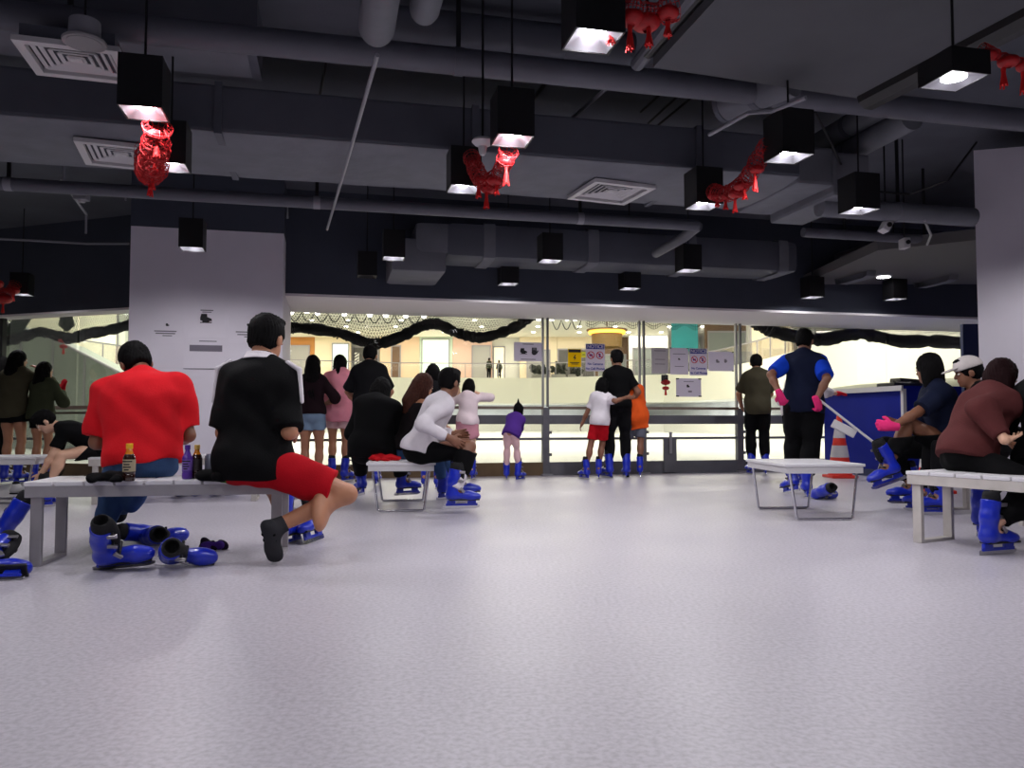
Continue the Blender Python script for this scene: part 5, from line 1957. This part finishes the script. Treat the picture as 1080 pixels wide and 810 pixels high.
# ------------------------------------------------------------------ loose skates
def lay(px, py, rz, roll, pitch, label, sc=1.0, z=None):
    o = copy_tree(SKATE)
    p = at_z(px, py, 0)
    R = Matrix.Rotation(rz * D2R, 4, 'Z') @ Matrix.Rotation(pitch * D2R, 4, 'X') @ Matrix.Rotation(roll * D2R, 4, 'Y') @ Matrix.Scale(sc, 4)
    lo = 9
    cs = Vector()
    for ob in [o] + list(o.children):
        M = R @ (ob.matrix_local if ob is not o else Matrix.Identity(4))
        for v in list(ob.data.vertices)[::3]:
            lo = min(lo, (M @ v.co).z)
    ce = R @ Vector((0, .04, .17))
    M = R.copy()
    M.translation = Vector((p.x - ce.x, p.y - ce.y, -lo))
    o.matrix_world = M
    o.name = 'ice_skate'
    tag(o, label, 'skate', 'loose blue rental skates')
    return o


lay(126, 604, -76, 42, 4, 'loose blue skate with tall black liner, nearest the viewer under the bench', 1.0)
lay(196, 600, -75, 72, -6, 'loose blue skate lying with its toe to the right, beside the nearest skate')
lay(150, 572, 60, -80, 0, 'loose blue skate lying by the foot of the red shirted person')
lay(173, 575, -60, 80, 0, 'loose blue skate lying left of the purple pouch under the bench')
lay(4, 581, 40, 30, 18, 'loose blue skate cut by the left edge, the farther of two')
lay(4, 607, -80, -64, 0, 'loose blue skate cut by the left edge, the nearer of two')
lay(325, 571, 170, 14, 0, 'blue skate standing beside the bent leg in red shorts')
lay(150, 522, 75, 0, 0, 'blue skate standing under the slatted bench below the bending boy')
lay(196, 524, -80, 75, 0, 'blue skate lying under the slatted bench left of its right leg')
lay(234, 523, -85, 80, 0, 'blue skate lying under the slatted bench next to its right leg')
lay(872, 527, -82, 70, 0, 'loose blue skate with black liner lying under the chrome legged bench')
# white shoe below the left bench
F = Field(); F.cone((-.10, 0, .04), (.10, 0, .035), .045, .035, .02); F.ell((-.08, 0, .08), (.05, .04, .05), .02); F.ell((-.08, 0, .13), (.035, .028, .05), .01, sub=True)
o = field_obj('shoe', F, .006, M_WHITEP, None, cuts=[((0, 0, .0), (0, 0, -1))]); o.location = at_z(24, 521, 0); o.rotation_euler = (0, 0, -.1)
tag(o, 'white and black shoe on the floor below the left edge bench', 'shoe')
b = NB(); box(b, (0, 0, .007), (.25, .085, .014), bev=.004); build('sole', b, M_BLACKP, o)
F = Field(); F.ell((-.08, 0, .10), (.04, .034, .04), .01); field_obj('shoe_lining', F, .006, M_BLACKFOAM, o)


# ------------------------------------------------------------------ cones, scraper, device on the counter
M_ORANGE = mat('orange_red_cone', (226, 52, 36), .5)
def cone(c, H, label):
    t = empty('traffic_cone', c, label, 'traffic cone')
    r0, r1 = .15 * H / .8, .03
    b = NB(); lathe(b, [(r0, .035), (r1, H), (r1 * .6, H), (r1 * .5, H - .03)], seg=24); build('cone_body', b, M_ORANGE, t, smooth=True)
    b = NB(); box(b, (0, 0, .018), (.36, .36, .036), bev=.008); build('base', b, M_ORANGE, t)
    for f0, f1 in ((.33, .52), (.64, .80)):
        ra, rb_ = r0 + (r1 - r0) * (f0 * H - .035) / (H - .035), r0 + (r1 - r0) * (f1 * H - .035) / (H - .035)
        b = NB(); lathe(b, [(ra + .003, f0 * H), (rb_ + .003, f1 * H)], seg=24); build('reflective_band', b, M_WHITEP, t, smooth=True)
    return t


cone(Vector(at_y(885, 450, 11.0)).xy.to_3d(), .86, 'orange and white traffic cone before the blue counter, behind the white scraper')
cone(Vector(at_y(981, 450, 8.75)).xy.to_3d(), .84, 'traffic cone half hidden behind the pink gloved person')

a_, c_ = at_y(862, 420, 8.05), at_y(931, 474, 7.75)
t = empty('floor_scraper', c_, 'white pole scraper held slanting before the blue counter', 'scraper')
b = NB(); tube(b, [Vector((0, 0, 0)), a_ - c_], .013, 10); build('pole', b, M_WHITEP, t, smooth=True)
q0, q1 = at_y(878, 446, 7.95) - c_, at_y(902, 458, 7.9) - c_
dq = (q1 - q0).normalized()
b = NB(); yv = Vector((0, 1, 0)); zv = dq.cross(yv).normalized(); yv = zv.cross(dq)
Rm = Matrix((dq, yv, zv)).transposed()
box(b, (q0 + q1) / 2, ((q1 - q0).length, .04, .085), Rm, bev=.006); build('white_blade', b, M_WHITEP, t)

ctr = at_y(950, 404, 10.75)
t = empty('black_device', uv(cu + .12, cv + .28, COUNTER_Z), 'flat black device lying on the blue counter', 'device', None, YAW)
b = NB(); box(b, (.25, 0, .025), (.86, .36, .05), bev=.012); build('base', b, M_BLACKP, t)
b = NB(); box(b, (.32, .05, .075), (.60, .22, .06), Matrix.Rotation(.06, 3, 'Y'), bev=.012); build('lid', b, mat('black_gloss', (20, 20, 24), .25), t)
b = NB()
for k in range(6): box(b, (-.08 + .04 * k, -.12, .054), (.025, .025, .012), bev=.003)
build('keys', b, M_STEELD, t)

# dark shrubs in planters on the far balcony
def shrub(px, d, w, hgt, label, seed):
    rg = random.Random(seed)
    c = cpt(px, d); c.z = Z_UP - .02
    t = empty('planter', c, label, 'planter')
    b = NB(); box(b, (0, 0, .2), (w, .5, .4), bev=.03); build('trough', b, M_SH['grey'], t)
    F = Field()
    for k in range(12): F.ell((rg.uniform(-.45, .45) * w, rg.uniform(-.2, .2), .45 + rg.random() * hgt * .5), (w * .12, .22, hgt * rg.uniform(.2, .4)), .08)
    field_obj('shrub_leaves', F, .05, mat('dark_leaves', (52, 56, 50), .9, var=.4, scale=6), t, wr=.06, wf=14, seed=seed)
shrub(569, 66.2, 1.5, 1.1, 'dark shrub planter on the far balcony left of the first twin pole post', 1)
shrub(589, 66.2, 1.2, 1.3, 'dark shrub planter on the far balcony left of the yellow sign', 2)
shrub(607, 66.2, 1.2, .8, 'low dark shrub planter on the far balcony behind the yellow sign', 3)
# ================================================================== the people
def XY(px, d):
    return ((px - CX) / F_PX * d, d)


def pl(pos, yaw, px, py, d):
    """sight-line point at depth d, in the frame of a person standing at pos"""
    w = at_y(px, py, d)
    return tuple(Matrix.Rotation(-yaw * D2R, 3, 'Z') @ (w - Vector((pos[0], pos[1], 0))))


INFO = {}
C_BLACK = cloth('black', (8, 8, 10))
C_BLACK2 = cloth('offblack', (14, 14, 17))
C_RED = cloth('redtee', (205, 26, 36))
C_JEAN = cloth('jeans', (58, 84, 124))
C_JEAND = cloth('darkjeans', (34, 42, 62))
C_REDS = cloth('redshorts', (172, 14, 28))
C_WHITE = cloth('white', (214, 208, 214))
C_PINK = cloth('pink', (244, 156, 172))
C_PALEP = cloth('palepink', (224, 186, 188))
C_OLIVE = cloth('olive', (58, 62, 44))
C_BROWNJ = cloth('brownjacket', (70, 66, 50))
C_PURPLE = cloth('purple', (76, 44, 128))
C_ORANGE = cloth('orange', (232, 92, 34))
C_NAVY = cloth('navy', (20, 26, 48))
C_ROYAL = cloth('royal', (18, 62, 190))
C_MAROON = cloth('maroon', (84, 42, 42))
C_GLOVEP = cloth('pinkglove', (226, 52, 118))
C_GLOVER = cloth('redglove', (196, 24, 40))
C_GREYSH = cloth('greyshorts', (98, 100, 112))
C_SOCK = cloth('greysock', (50, 50, 54))

# 1 ---- red shirt
pos, yw = XY(152, 4.72), 10
I = person('person in red t-shirt and jeans sitting bowed on the nearest bench', pos, yw, H=1.76, wb=1.30, pb=.98, seat=BA_H, lean=(8, 30), side=-6, head=(40, 24, -12),
           wr=(.10, .36, .66), wl=(-.16, .34, .62), er=(.45, -.4, -1), el=(-.5, -.5, -1),
           al=pl(pos, yw, 108, 566, 5.12), ar=pl(pos, yw, 112, 553, 5.5), kl=(-.3, 1, .6), kr=(0, 1, .6), fr=15, fl=30,
           top=dict(m=C_RED, sl=.86, hem=-.03, loose=.022, flare=1.02, wr=.007, wf=27), bottom=dict(kind='trousers', m=C_JEAN, len=1.86, loose=.016, waist=.05),
           skin='brown', foot='shoes', vox=.0065)
# 2 ---- black shirt, red shorts
pos, yw = XY(268, 4.50), -4
I = person('person in black t-shirt with white shoulder stripes and red shorts on the nearest bench', pos, yw, H=1.86, wb=.93, seat=BA_H, lean=(2, 10), side=1, head=(12, -12, 2),
           wr=(.16, .24, .74), wl=(-.12, .28, .78), er=(.25, -.6, -1), el=(-.2, -.5, -1),
           ar=pl(pos, yw, 288, 557, 4.40), kr=(1, .25, -.35), fr=-6, fpr=62,
           al=pl(pos, yw, 299, 550, 5.06), kl=(-.15, 1, .5), fl=-14,
           top=dict(m=C_BLACK, sl=.92, hem=-.16, loose=.026, flare=1.10, wr=.007, wf=26), bottom=dict(kind='shorts', m=C_REDS, len=.80, loose=.026),
           skin='tan', foot='none', vox=.0065)
r2 = I['root']
# collar and shoulder stripes
F = Field(); N_, s2_, fw_ = I['N'], I['s2'], I['fw2']
FrC_ = np.stack([I['rt'], fw_, s2_])
F.cone(N_ + s2_ * .022, N_ + s2_ * .066, .112, .088, .02, clip=[(N_ + s2_ * .078, s2_)])
F.ell(N_ + s2_ * .04 + fw_ * .02, (.072, .070, .11), .01, FrC_, sub=True)
field_obj('collar', F, .007, C_WHITE, r2, cuts=[(N_ + s2_ * .034, -s2_)])
for sx, Sx, E in ((1, I['SR'], I['ER']), (-1, I['SL'], I['EL'])):
    top_ = N_ + s2_ * .045 + I['rt'] * sx * .085
    b = NB()
    d0 = Sx + s2_ * .092 + I['rt'] * sx * .015 - fw_ * .035
    e0 = Sx + (E - Sx) * .5 + I['rt'] * sx * .088 + s2_ * .02 - fw_ * .01
    F = Field()
    F.cone(d0, Sx + s2_ * .050 + I['rt'] * sx * .088 - fw_ * .03, .014, .014, .01)
    F.cone(Sx + s2_ * .050 + I['rt'] * sx * .088 - fw_ * .03, e0, .014, .012, .01)
    field_obj('shoulder_stripe', F, .006, C_WHITE, r2)
    b.free()
# sock on the bent foot, skate on the other
A, Rf, fd, fu = I['feet'][0]
F = Field(); rt_ = np.cross(fd, fu); S_ = I['S']; hg = .045 * S_
F.cone(A - fd * .035 * S_ - fu * hg * .8, A + fd * .14 * S_ - fu * hg, .038 * S_, .036 * S_, .025, F=np.stack([rt_, fd, fu]), s=(1.15, 1, .9))
F.cone(A, A + fd * .10 * S_ - fu * hg, .043 * S_, .034 * S_, .03)
sd = nrm(I['KR'] - A)
F.cone(A, A + sd * .075, .043 * S_, .044 * S_, .03, clip=[(A + sd * .07, sd)])
field_obj('sock', F, .0065, C_SOCK, r2, wr=.003, wf=50)
F = Field()
for k in range(4):
    q = A + fd * (.0 + .035 * k) * S_ - fu * .052 * S_
    F.cone(q - rt_ * .03, q + rt_ * .03, .014, .014, .006)
field_obj('sock_pattern', F, .006, C_BLACK, r2)
A, Rf, fd, fu = I['feet'][1]
M4 = Matrix(Rf.tolist()).to_4x4(); M4.translation = Vector((A - fu * .165 + fd * .03).tolist()); skate_copy(r2, M4)

# 3 ---- bending boy
pos, yw = XY(106, 7.62), 118
person('child in black bending down on the slatted bench beside the red shirted person', pos, yw, H=1.36, seat=.45, lean=(48, 74), head=(48, 0, 0),
       wr=(.12, .50, .22), wl=(-.10, .50, .24), er=(.6, -.4, .4), el=(-.6, -.4, .4), ar=(.12, .40, .165), al=(-.14, .42, .165), kr=(.2, 1, .8), kl=(-.2, 1, .8),
       top=dict(m=C_BLACK, sl=.75, hem=-.06), bottom=dict(m=C_BLACK2, len=1.8), skin='fair', vox=.0085)
# 4,5,6 ---- girls at the left glass
pos = XY(14, 9.9)
person('person with long black hair in brown jacket at the left glass, taller of two', pos, -6, H=1.58, lean=(2, 6), head=(4, -20, 0), hair='long', hair_len=.26,
       wr=(.14, .26, 1.44), er=(1, -.2, -.8), wl=(-.2, .2, .95),
       top=dict(m=C_BROWNJ, sl=1.9, hem=-.14, loose=.035, name='jacket'), bottom=dict(kind='shorts', m=C_BLACK2, len=.38, loose=.02), skin='tan')
pos = XY(44, 9.9); yw = -12
person('person in olive jacket raising a red gloved hand at the left glass', pos, yw, H=1.42, lean=(2, 4), head=(-2, -10, 0), hair='long', hair_len=.22,
       wr=pl(pos, yw, 66, 411, 10.05), er=(.6, .3, -1), wl=(-.2, .2, .85), hr=dict(d=(0.05, .1, 1), n=(0, 1, 0), curl=.3), gloves=dict(r=C_GLOVER),
       top=dict(m=C_OLIVE, sl=1.85, hem=-.08, loose=.04, name='jacket'), bottom=dict(kind='shorts', m=C_BLACK, len=.42, loose=.02), skin='tan')
pos = XY(-2, 10.5)
person('person in dark brown top cut by the left edge behind the jacketed one', pos, -5, H=1.55, hair='long', hair_len=.2, top=dict(m=cloth('dkbrown', (46, 34, 32)), sl=1.6, hem=-.1), bottom=dict(m=C_BLACK2), vox=.011)
# 7 ---- denim shorts
pos = XY(329, 9.85)
person('person with long black hair in dark top and denim shorts at the glass', pos, 4, H=1.60, wb=.94, lean=(0, 3), head=(5, 0, 0), hair='long', hair_len=.30,
       wr=(.12, .25, 1.0), wl=(-.12, .25, 1.0), er=(1, -.6, -.2), el=(-1, -.6, -.2), ar=(.085, .04, .08), al=(-.085, .0, .08),
       top=dict(m=cloth('dkmaroon', (30, 16, 22)), sl=1.2, hem=-.0, loose=.016), bottom=dict(kind='shorts', m=cloth('denim', (122, 144, 168)), len=.42, loose=.02), skin='tan', foot='shoes')
# 8 ---- pink hoodie
pos = XY(357, 10.2)
person('person in pink hoodie with a black ponytail at the glass', pos, 0, H=1.55, wb=1.0, lean=(2, 8), head=(6, 0, 0), hair='ponytail', hair_len=.10,
       wr=(.10, .28, 1.02), wl=(-.10, .28, 1.02), er=(1, -.5, -.2), el=(-1, -.5, -.2), ar=(.085, .02, .165), al=(-.075, .0, .165), fr=-25, fl=20,
       top=dict(m=C_PINK, sl=1.9, hem=-.18, loose=.045, flare=1.12, name='hoodie', hood='down'), bottom=dict(kind='shorts', m=C_PALEP, len=.55, loose=.02), skin='tan')
# 9 ---- black standing
pos = XY(389, 9.6)
person('person in black standing behind the seated person in black', pos, 8, H=1.63, wb=1.08, lean=(4, 10), head=(14, -8, 0),
       wr=(.16, .3, 1.0), wl=(-.16, .3, 1.0), er=(1, -.5, -.2), el=(-1, -.5, -.2), top=dict(m=C_BLACK2, sl=.9, hem=-.12, loose=.03), bottom=dict(m=C_BLACK), skin='tan')
# 10 ---- seated black
pos, yw = XY(393, 7.42), 4
person('heavy person all in black sitting on the middle bench with back turned', pos, yw, H=1.62, wb=1.15, seat=ST_H, lean=(4, 24), side=5, head=(40, -10, 0), hair='bob',
       wr=(.14, .38, .62), wl=(-.16, .38, .62), er=(.5, -.4, -1), el=(-.5, -.4, -1), al=pl(pos, yw, 381, 505, 7.95), ar=pl(pos, yw, 424, 505, 8.0), kl=(-.2, 1, .5), kr=(.2, 1, .5), fl=25, fr=-60, fpl=10,
       top=dict(m=C_BLACK, sl=1.7, hem=-.10, loose=.035, flare=1.20), bottom=dict(m=C_BLACK2, len=1.85, loose=.03), skin='brown', vox=.008)
# 11 ---- brown hair
pos, yw = XY(431, 7.52), -52
person('person with brown hair and bare shoulder in black camisole on the middle bench', pos, yw, H=1.62, wb=.94, seat=ST_H, lean=(8, 18), head=(14, 10, 4), hair='long', hair_len=.10, hair_m=M_HAIRB,
       wr=(.16, .40, .66), wl=(-.14, .40, .66), er=(1, -.4, -.3), el=(-1, -.4, -.3), ar=(.12, .48, .165), al=(-.16, .50, .165), kr=(.1, 1, .6), kl=(-.1, 1, .6),
       top=dict(m=cloth('blackcami', (22, 18, 20)), sl=0, hem=-.02, loose=.014, strap=.05, name='camisole'), bottom=dict(m=C_JEAN, len=1.85), skin='tan', vox=.008)
# 12 ---- hidden child
pos = XY(455, 9.2)
person('child in dark clothes standing half hidden behind the seated pair', pos, -10, H=1.34, head=(6, 0, 0), top=dict(m=C_BLACK2, sl=1.9, hem=-.1, loose=.03), bottom=dict(m=C_BLACK2), skin='tan',
       wr=(.12, .2, .78), wl=(-.12, .2, .78), hair='bob')
# 13 ---- white shirt
pos, yw = XY(444, 6.98), -74
I = person('person in white shirt and black trousers sitting on the end of the middle bench', pos, yw, H=1.72, wb=1.0, pb=.84, seat=ST_H, lean=(16, 34), head=(10, 34, 0),
           wr=pl(pos, yw, 474, 462, 6.75), wl=pl(pos, yw, 480, 458, 7.0), er=(.5, -1, -.4), el=(-.5, -1, -.4),
           ar=pl(pos, yw, 479, 516, 6.72), al=pl(pos, yw, 481, 508, 7.05), kr=(.05, 1, .7), kl=(-.05, 1, .7), fr=-6, fl=0,
           top=dict(m=C_WHITE, sl=1.9, hem=-.02, loose=.022, name='shirt'), bottom=dict(m=C_BLACK, len=1.66, loose=.02), skin='brown', vox=.008)
for i in (0, 1):
    A = I['feet'][i][0]; K = (I['KR'], I['KL'])[i]
    F = Field(); d = nrm(K - A); F.cone(A + d * .0, A + d * .19, .066, .070, .02, clip=[(A + d * .18, d), (A + d * .0, -d)])
    field_obj('sock', F, .010, C_WHITE, I['root'])
# 14 ---- girl with raised arms
pos, yw = XY(493, 10.6), -4
person('child in white hoodie and pink skirt with both arms raised at the glass', pos, yw, H=1.23, lean=(4, 8), head=(2, 10, 8), hair='bob',
       wr=(.13, .10, 1.16), er=(1, .1, -.1), wl=pl(pos, yw, 484, 418, 10.75), el=(-1, .1, -.6), hl=dict(d=(-.15, .1, 1), n=(0, 1, 0), curl=.15), hr=dict(d=(-.8, .2, .5), n=(-.3, 0, -1), curl=.4),
       top=dict(m=cloth('whitepink', (226, 208, 212)), sl=1.85, hem=-.06, loose=.03, name='hoodie', hood='down'), bottom=dict(kind='skirt', m=cloth('dustypink', (198, 138, 152)), len=.55, loose=.02), skin='fair', ar=(.07, 0, .165), al=(-.07, 0.02, .165))
# 15 ---- purple child
pos, yw = XY(541, 10.65), -14
person('small child in purple jacket bending at the glass with a pointed black beanie', pos, yw, H=1.0, lean=(30, 58), side=8, hips=(0, -.10), head=(4, -6, 0), hair='topknot',
       wr=(-.02, .30, .50), wl=(-.16, .16, .40), er=(1, -.3, 0), el=(-1, -.3, 0), ar=(.07, .0, .15), al=(-.09, .0, .15), fr=-20, fl=15,
       top=dict(m=C_PURPLE, sl=1.9, hem=-.10, loose=.035, flare=1.15, name='jacket', hood='down'), bottom=dict(m=C_PALEP, len=1.9, loose=.006), skin='tan')
# 16, 17, 18 ---- family
pos, yw = XY(624, 10.75), -8
person('child in white t-shirt and red shorts hugging the person in black at the glass', pos, yw, H=1.27, wb=.92, hips=(.11, 0), lean=(2, 4), side=3, head=(2, -15, 6), hair='bob',
       wr=pl(pos, yw, 661, 419, 10.62), er=(.3, -1, -.3), hr=dict(d=(1, .1, 0), n=(0, 1, 0), curl=.3), wl=(-.16, .12, .70), ar=(.09, .05, .165), al=(-.07, -.06, .165), fl=40, fr=0,
       top=dict(m=C_WHITE, sl=.75, hem=-.08, loose=.025), bottom=dict(kind='shorts', m=C_REDS, len=.75, loose=.022), skin='brown')
pos, yw = XY(652, 10.95), 2
person('person in black t-shirt and black jeans standing between two children', pos, yw, H=1.69, wb=.98, lean=(0, 4), head=(6, 16, 0),
       wr=(.16, .14, 1.02), er=(1, -.7, -.1), wl=pl(pos, yw, 639, 447, 10.9), el=(-1, -.5, 0), ar=(.11, .0, .165), al=(-.14, -.05, .165), fl=25, fr=-15,
       top=dict(m=C_BLACK, sl=.7, hem=-.04, loose=.02), bottom=dict(m=C_BLACK2, len=1.85, loose=.012), skin='brown')
pos, yw = XY(671, 11.1), 6
person('child in orange t-shirt and grey shorts leaning on the person in black', pos, yw, H=1.40, wb=1.02, lean=(2, 6), side=-12, head=(4, 25, -20),
       wr=(.16, .12, .75), wl=(-.25, .0, .95), ar=(.03, -.06, .165), al=(-.12, .05, .165), fr=-15, top=dict(m=C_ORANGE, sl=.85, hem=-.24, loose=.032), bottom=dict(kind='shorts', m=C_GREYSH, len=.85, loose=.02), skin='brown')
# 19 ---- olive shirt
pos = XY(799, 11.55)
person('person in olive t-shirt and black trousers at the right part of the glass', pos, -4, H=1.68, wb=1.02, lean=(2, 8), head=(8, -10, 0),
       wr=(.16, .34, 1.02), wl=(-.16, .34, 1.02), er=(1, -.4, -.2), el=(-1, -.4, -.2), top=dict(m=cloth('olivetee', (62, 58, 44)), sl=.8, hem=-.12, loose=.03), bottom=dict(m=C_BLACK, len=1.8), skin='tan')
# 20 ---- staff
pos, yw = XY(848, 8.25), -24
I = person('person in navy shirt with blue sleeves and pink gloves standing before the counter', pos, yw, H=1.70, wb=1.08, lean=(2, 8), head=(10, -14, 0),
           wl=pl(pos, yw, 822, 415, 8.1), el=(-1, -.1, .5), wr=pl(pos, yw, 861, 422, 8.0), er=(.8, -.8, -.2), hr=dict(d=(.3, .3, -.9), n=(-.6, .6, 0), curl=1.1), hl=dict(d=(.3, .2, -.9), n=(.3, .9, 0), curl=.8),
           al=pl(pos, yw, 836, 503, 8.55), ar=pl(pos, yw, 851, 508, 8.2), fl=40, fr=10, fpl=12, gloves=dict(r=C_GLOVEP, l=C_GLOVEP),
           top=dict(m=C_NAVY, sl=.3, hem=-.12, loose=.026), bottom=dict(m=C_BLACK, len=1.8, loose=.03), skin='brown', vox=.008)
S_ = I['S']
for Sx, E in ((I['SR'], I['ER']), (I['SL'], I['EL'])):
    F = Field(); dn = nrm(E - Sx); e = Sx + (E - Sx) * .86
    F.cone(Sx + (E - Sx) * .02, e, .060 * S_ * 1.08 + .028, .055 * S_ + .028, .03, clip=[(e, dn), (Sx + (E - Sx) * .02 , -dn)])
    field_obj('sleeve', F, .009, C_ROYAL, I['root'], wr=.005, wf=26)
# 21 ---- behind staff
pos, yw = XY(838, 10.35), -48
person('person in white top leaning to the counter behind the person in blue sleeves', pos, yw, H=1.52, lean=(14, 26), head=(6, 0, 0), hair='bob',
       wr=pl(pos, yw, 884, 415, 10.45), er=(.5, -.3, -.8), wl=(-.2, .2, .9), hr=dict(d=(.3, 1, 0), n=(0, 0, -1), curl=.3), gloves=dict(r=C_GLOVER), top=dict(m=C_WHITE, sl=1.5, hem=-.1, loose=.03), bottom=dict(m=C_BLACK, len=1.85), skin='fair')
# 22 ---- navy tee, pink glove
pos, yw = XY(996, 6.98), 82
person('person in navy t-shirt with a pink glove sitting with one skate lifted', pos, yw, H=1.80, wb=1.0, seat=.47, lean=(4, 14), head=(8, -58, 0), hair='bob',
       wl=pl(pos, yw, 942, 450, 6.72), el=(-.3, -.8, -.6), wr=(.14, .38, .78), er=(.5, -.8, -.5), hl=dict(d=(.05, 1, .1), n=(1, 0, 0), curl=1.0), gloves=dict(l=C_GLOVEP),
       al=pl(pos, yw, 938, 489, 6.75), ar=pl(pos, yw, 962, 512, 7.25), kl=(-.2, 1, .9), kr=(.1, 1, .8), fl=6, fr=0, fpl=20,
       top=dict(m=C_NAVY, sl=.85, hem=-.04, loose=.024), bottom=dict(m=C_BLACK, len=1.8, loose=.02), skin='brown', vox=.008)
# 23 ---- white cap
pos, yw = XY(1043, 6.72), 78
I = person('person in black wearing a white cap behind the maroon hooded person', pos, yw, H=1.70, seat=.47, lean=(6, 16), head=(12, -6, 0), hair='short',
           wr=(.10, .25, .64), wl=(-.10, .25, .64), er=(1, -.4, -.4), el=(-1, -.4, -.4), ar=(.13, .44, .165), al=(-.13, .44, .165), kr=(.1, 1, .6), kl=(-.1, 1, .6),
           top=dict(m=C_BLACK2, sl=.9, hem=-.05), bottom=dict(m=C_BLACK2), skin='brown', vox=.008)
h3, Rh = I['h3'], I['Rh']
F = Field(); F.ell(h3(0, -.012, .045), (.096, .116, .098), .01, Rh.T); F.ell(h3(0, .0, .06), (.09, .11, .09), .01, Rh.T)
o = field_obj('cap', F, .009, cloth('capwhite', (206, 198, 196)), I['root'], cuts=[(h3(0, 0, .035), -(Rh @ np.array([0, .12, .99])))])
F = Field(); F.ell(h3(0, .12, .050), (.078, .085, .012), .01, (Rh @ rot('X', -10)).T); field_obj('cap_brim', F, .008, cloth('capwhite', (206, 198, 196)), I['root'])
# 24 ---- maroon hoodie
pos, yw = XY(1019, 5.20), -66
person('person in maroon hoodie and black trousers leaning forward on the right edge bench', pos, yw, H=1.66, wb=1.0, pb=.84, seat=BE_H, lean=(26, 46), head=(18, -4, 0), hair='bob', hair_m=mat('maroon_hair', (30, 13, 15), .8, spec=.1),
       wr=pl(pos, yw, 1060, 464, 4.92), er=(.15, -1, -.3), wl=(-.10, .52, .66), el=(-.6, -.6, -.5), hr=dict(d=(-.1, 1, .1), n=(-.3, .1, 1), curl=.35),
       ar=pl(pos, yw, 1044, 556, 4.72), al=pl(pos, yw, 1034, 538, 5.25), kr=(.2, 1, .7), kl=(-.2, 1, .7), fr=-4, fl=20,
       top=dict(m=C_MAROON, sl=1.9, hem=-.04, loose=.040, name='hoodie', hood='down', wr=.007), bottom=dict(m=C_BLACK, len=1.78, loose=.02), skin='fair', vox=.007)
# 25 ---- black hair at the frame edge
pos, yw = XY(1106, 5.0), -40
person('person with long black hair cut by the right edge beside the maroon hooded one', pos, yw, H=1.78, seat=BE_H, lean=(14, 26), head=(26, 30, 0), hair='long', hair_len=.22,
       wr=(.12, .36, .72), wl=(-.10, .40, .66), er=(1, -.4, -.3), el=(-1, -.4, -.3), ar=(.14, .48, .165), al=(-.10, .46, .165), kr=(.1, 1, .6), kl=(-.1, 1, .6),
       top=dict(m=C_BLACK, sl=1.7, hem=-.05), bottom=dict(m=C_BLACK2), skin='fair', vox=.008)
# far pair on the balcony
pa = cpt(515.5, 66.2); pb = cpt(526.5, 66.2)
person('far onlooker on the upper floor, the taller of two', (pa.x, pa.y), -20, H=1.78, top=dict(m=C_OLIVE, sl=1.8, hem=-.1), bottom=dict(m=C_BLACK2), foot='shoes', vox=.026, z0=Z_UP - .02, hair='short')
person('far onlooker on the upper floor, the shorter of two', (pb.x, pb.y), 20, H=1.60, top=dict(m=C_OLIVE, sl=1.8, hem=-.1), bottom=dict(m=C_BLACK2), foot='shoes', vox=.026, z0=Z_UP - .02, hair='short')
# ================================================================== light
w = bpy.data.worlds.new('world')
SC.world = w
w.use_nodes = True
w.node_tree.nodes['Background'].inputs['Color'].default_value = (.80, .84, 1.0, 1)
w.node_tree.nodes['Background'].inputs['Strength'].default_value = .02


def area(name, loc_, rot_, sx, sy, watts, col):
    l = bpy.data.lights.new(name, 'AREA')
    l.shape = 'RECTANGLE'; l.size = sx; l.size_y = sy; l.energy = watts; l.color = col
    o = bpy.data.objects.new(name, l)
    o.location = loc_; o.rotation_euler = rot_
    COL.objects.link(o)
    return o


# area lights without fixtures, added under the hall ceiling to brighten the hall
area('hall_fill_light', (0, 26, Z_MC - .06), (0, 0, 0), 46, 9, HALL_WATT, (1.0, .97, .89))
area('hall_fill_light', (0, 44, Z_MC - .06), (0, 0, 0), 60, 4, HALL_WATT, (1.0, .97, .89))
area('hall_fill_light', (0, 67.2, Z_MC - .06), (0, 0, 0), 56, 1.2, HALL_WATT * .35, (1.0, .95, .85))

area('recess_fill_light', (-12, 67, Z_FB - .03), (0, 0, 0), 34, 2.5, HALL_WATT * .16, (.95, .97, 1.0))  # fill lights added under the balcony slab to brighten the recess wall
area('recess_fill_light', (19, 50, Z_FB - .03), (0, 0, -.85), 26, 2.0, HALL_WATT * .12, (.95, .97, 1.0))
SC.view_settings.view_transform = 'Standard'
SC.view_settings.look = 'None'
SC.view_settings.gamma = 1
SC.view_settings.use_curve_mapping = False
SC.view_settings.exposure = EXPO
SC.cycles.use_denoising = True
try:
    SC.cycles.denoiser = 'OPENIMAGEDENOISE'
except Exception:
    pass
SC.cycles.max_bounces = 8
SC.cycles.diffuse_bounces = 4
SC.cycles.glossy_bounces = 3
SC.cycles.transparent_max_bounces = 12
SC.cycles.caustics_reflective = False
SC.cycles.caustics_refractive = False
SC.cycles.sample_clamp_indirect = 4.0
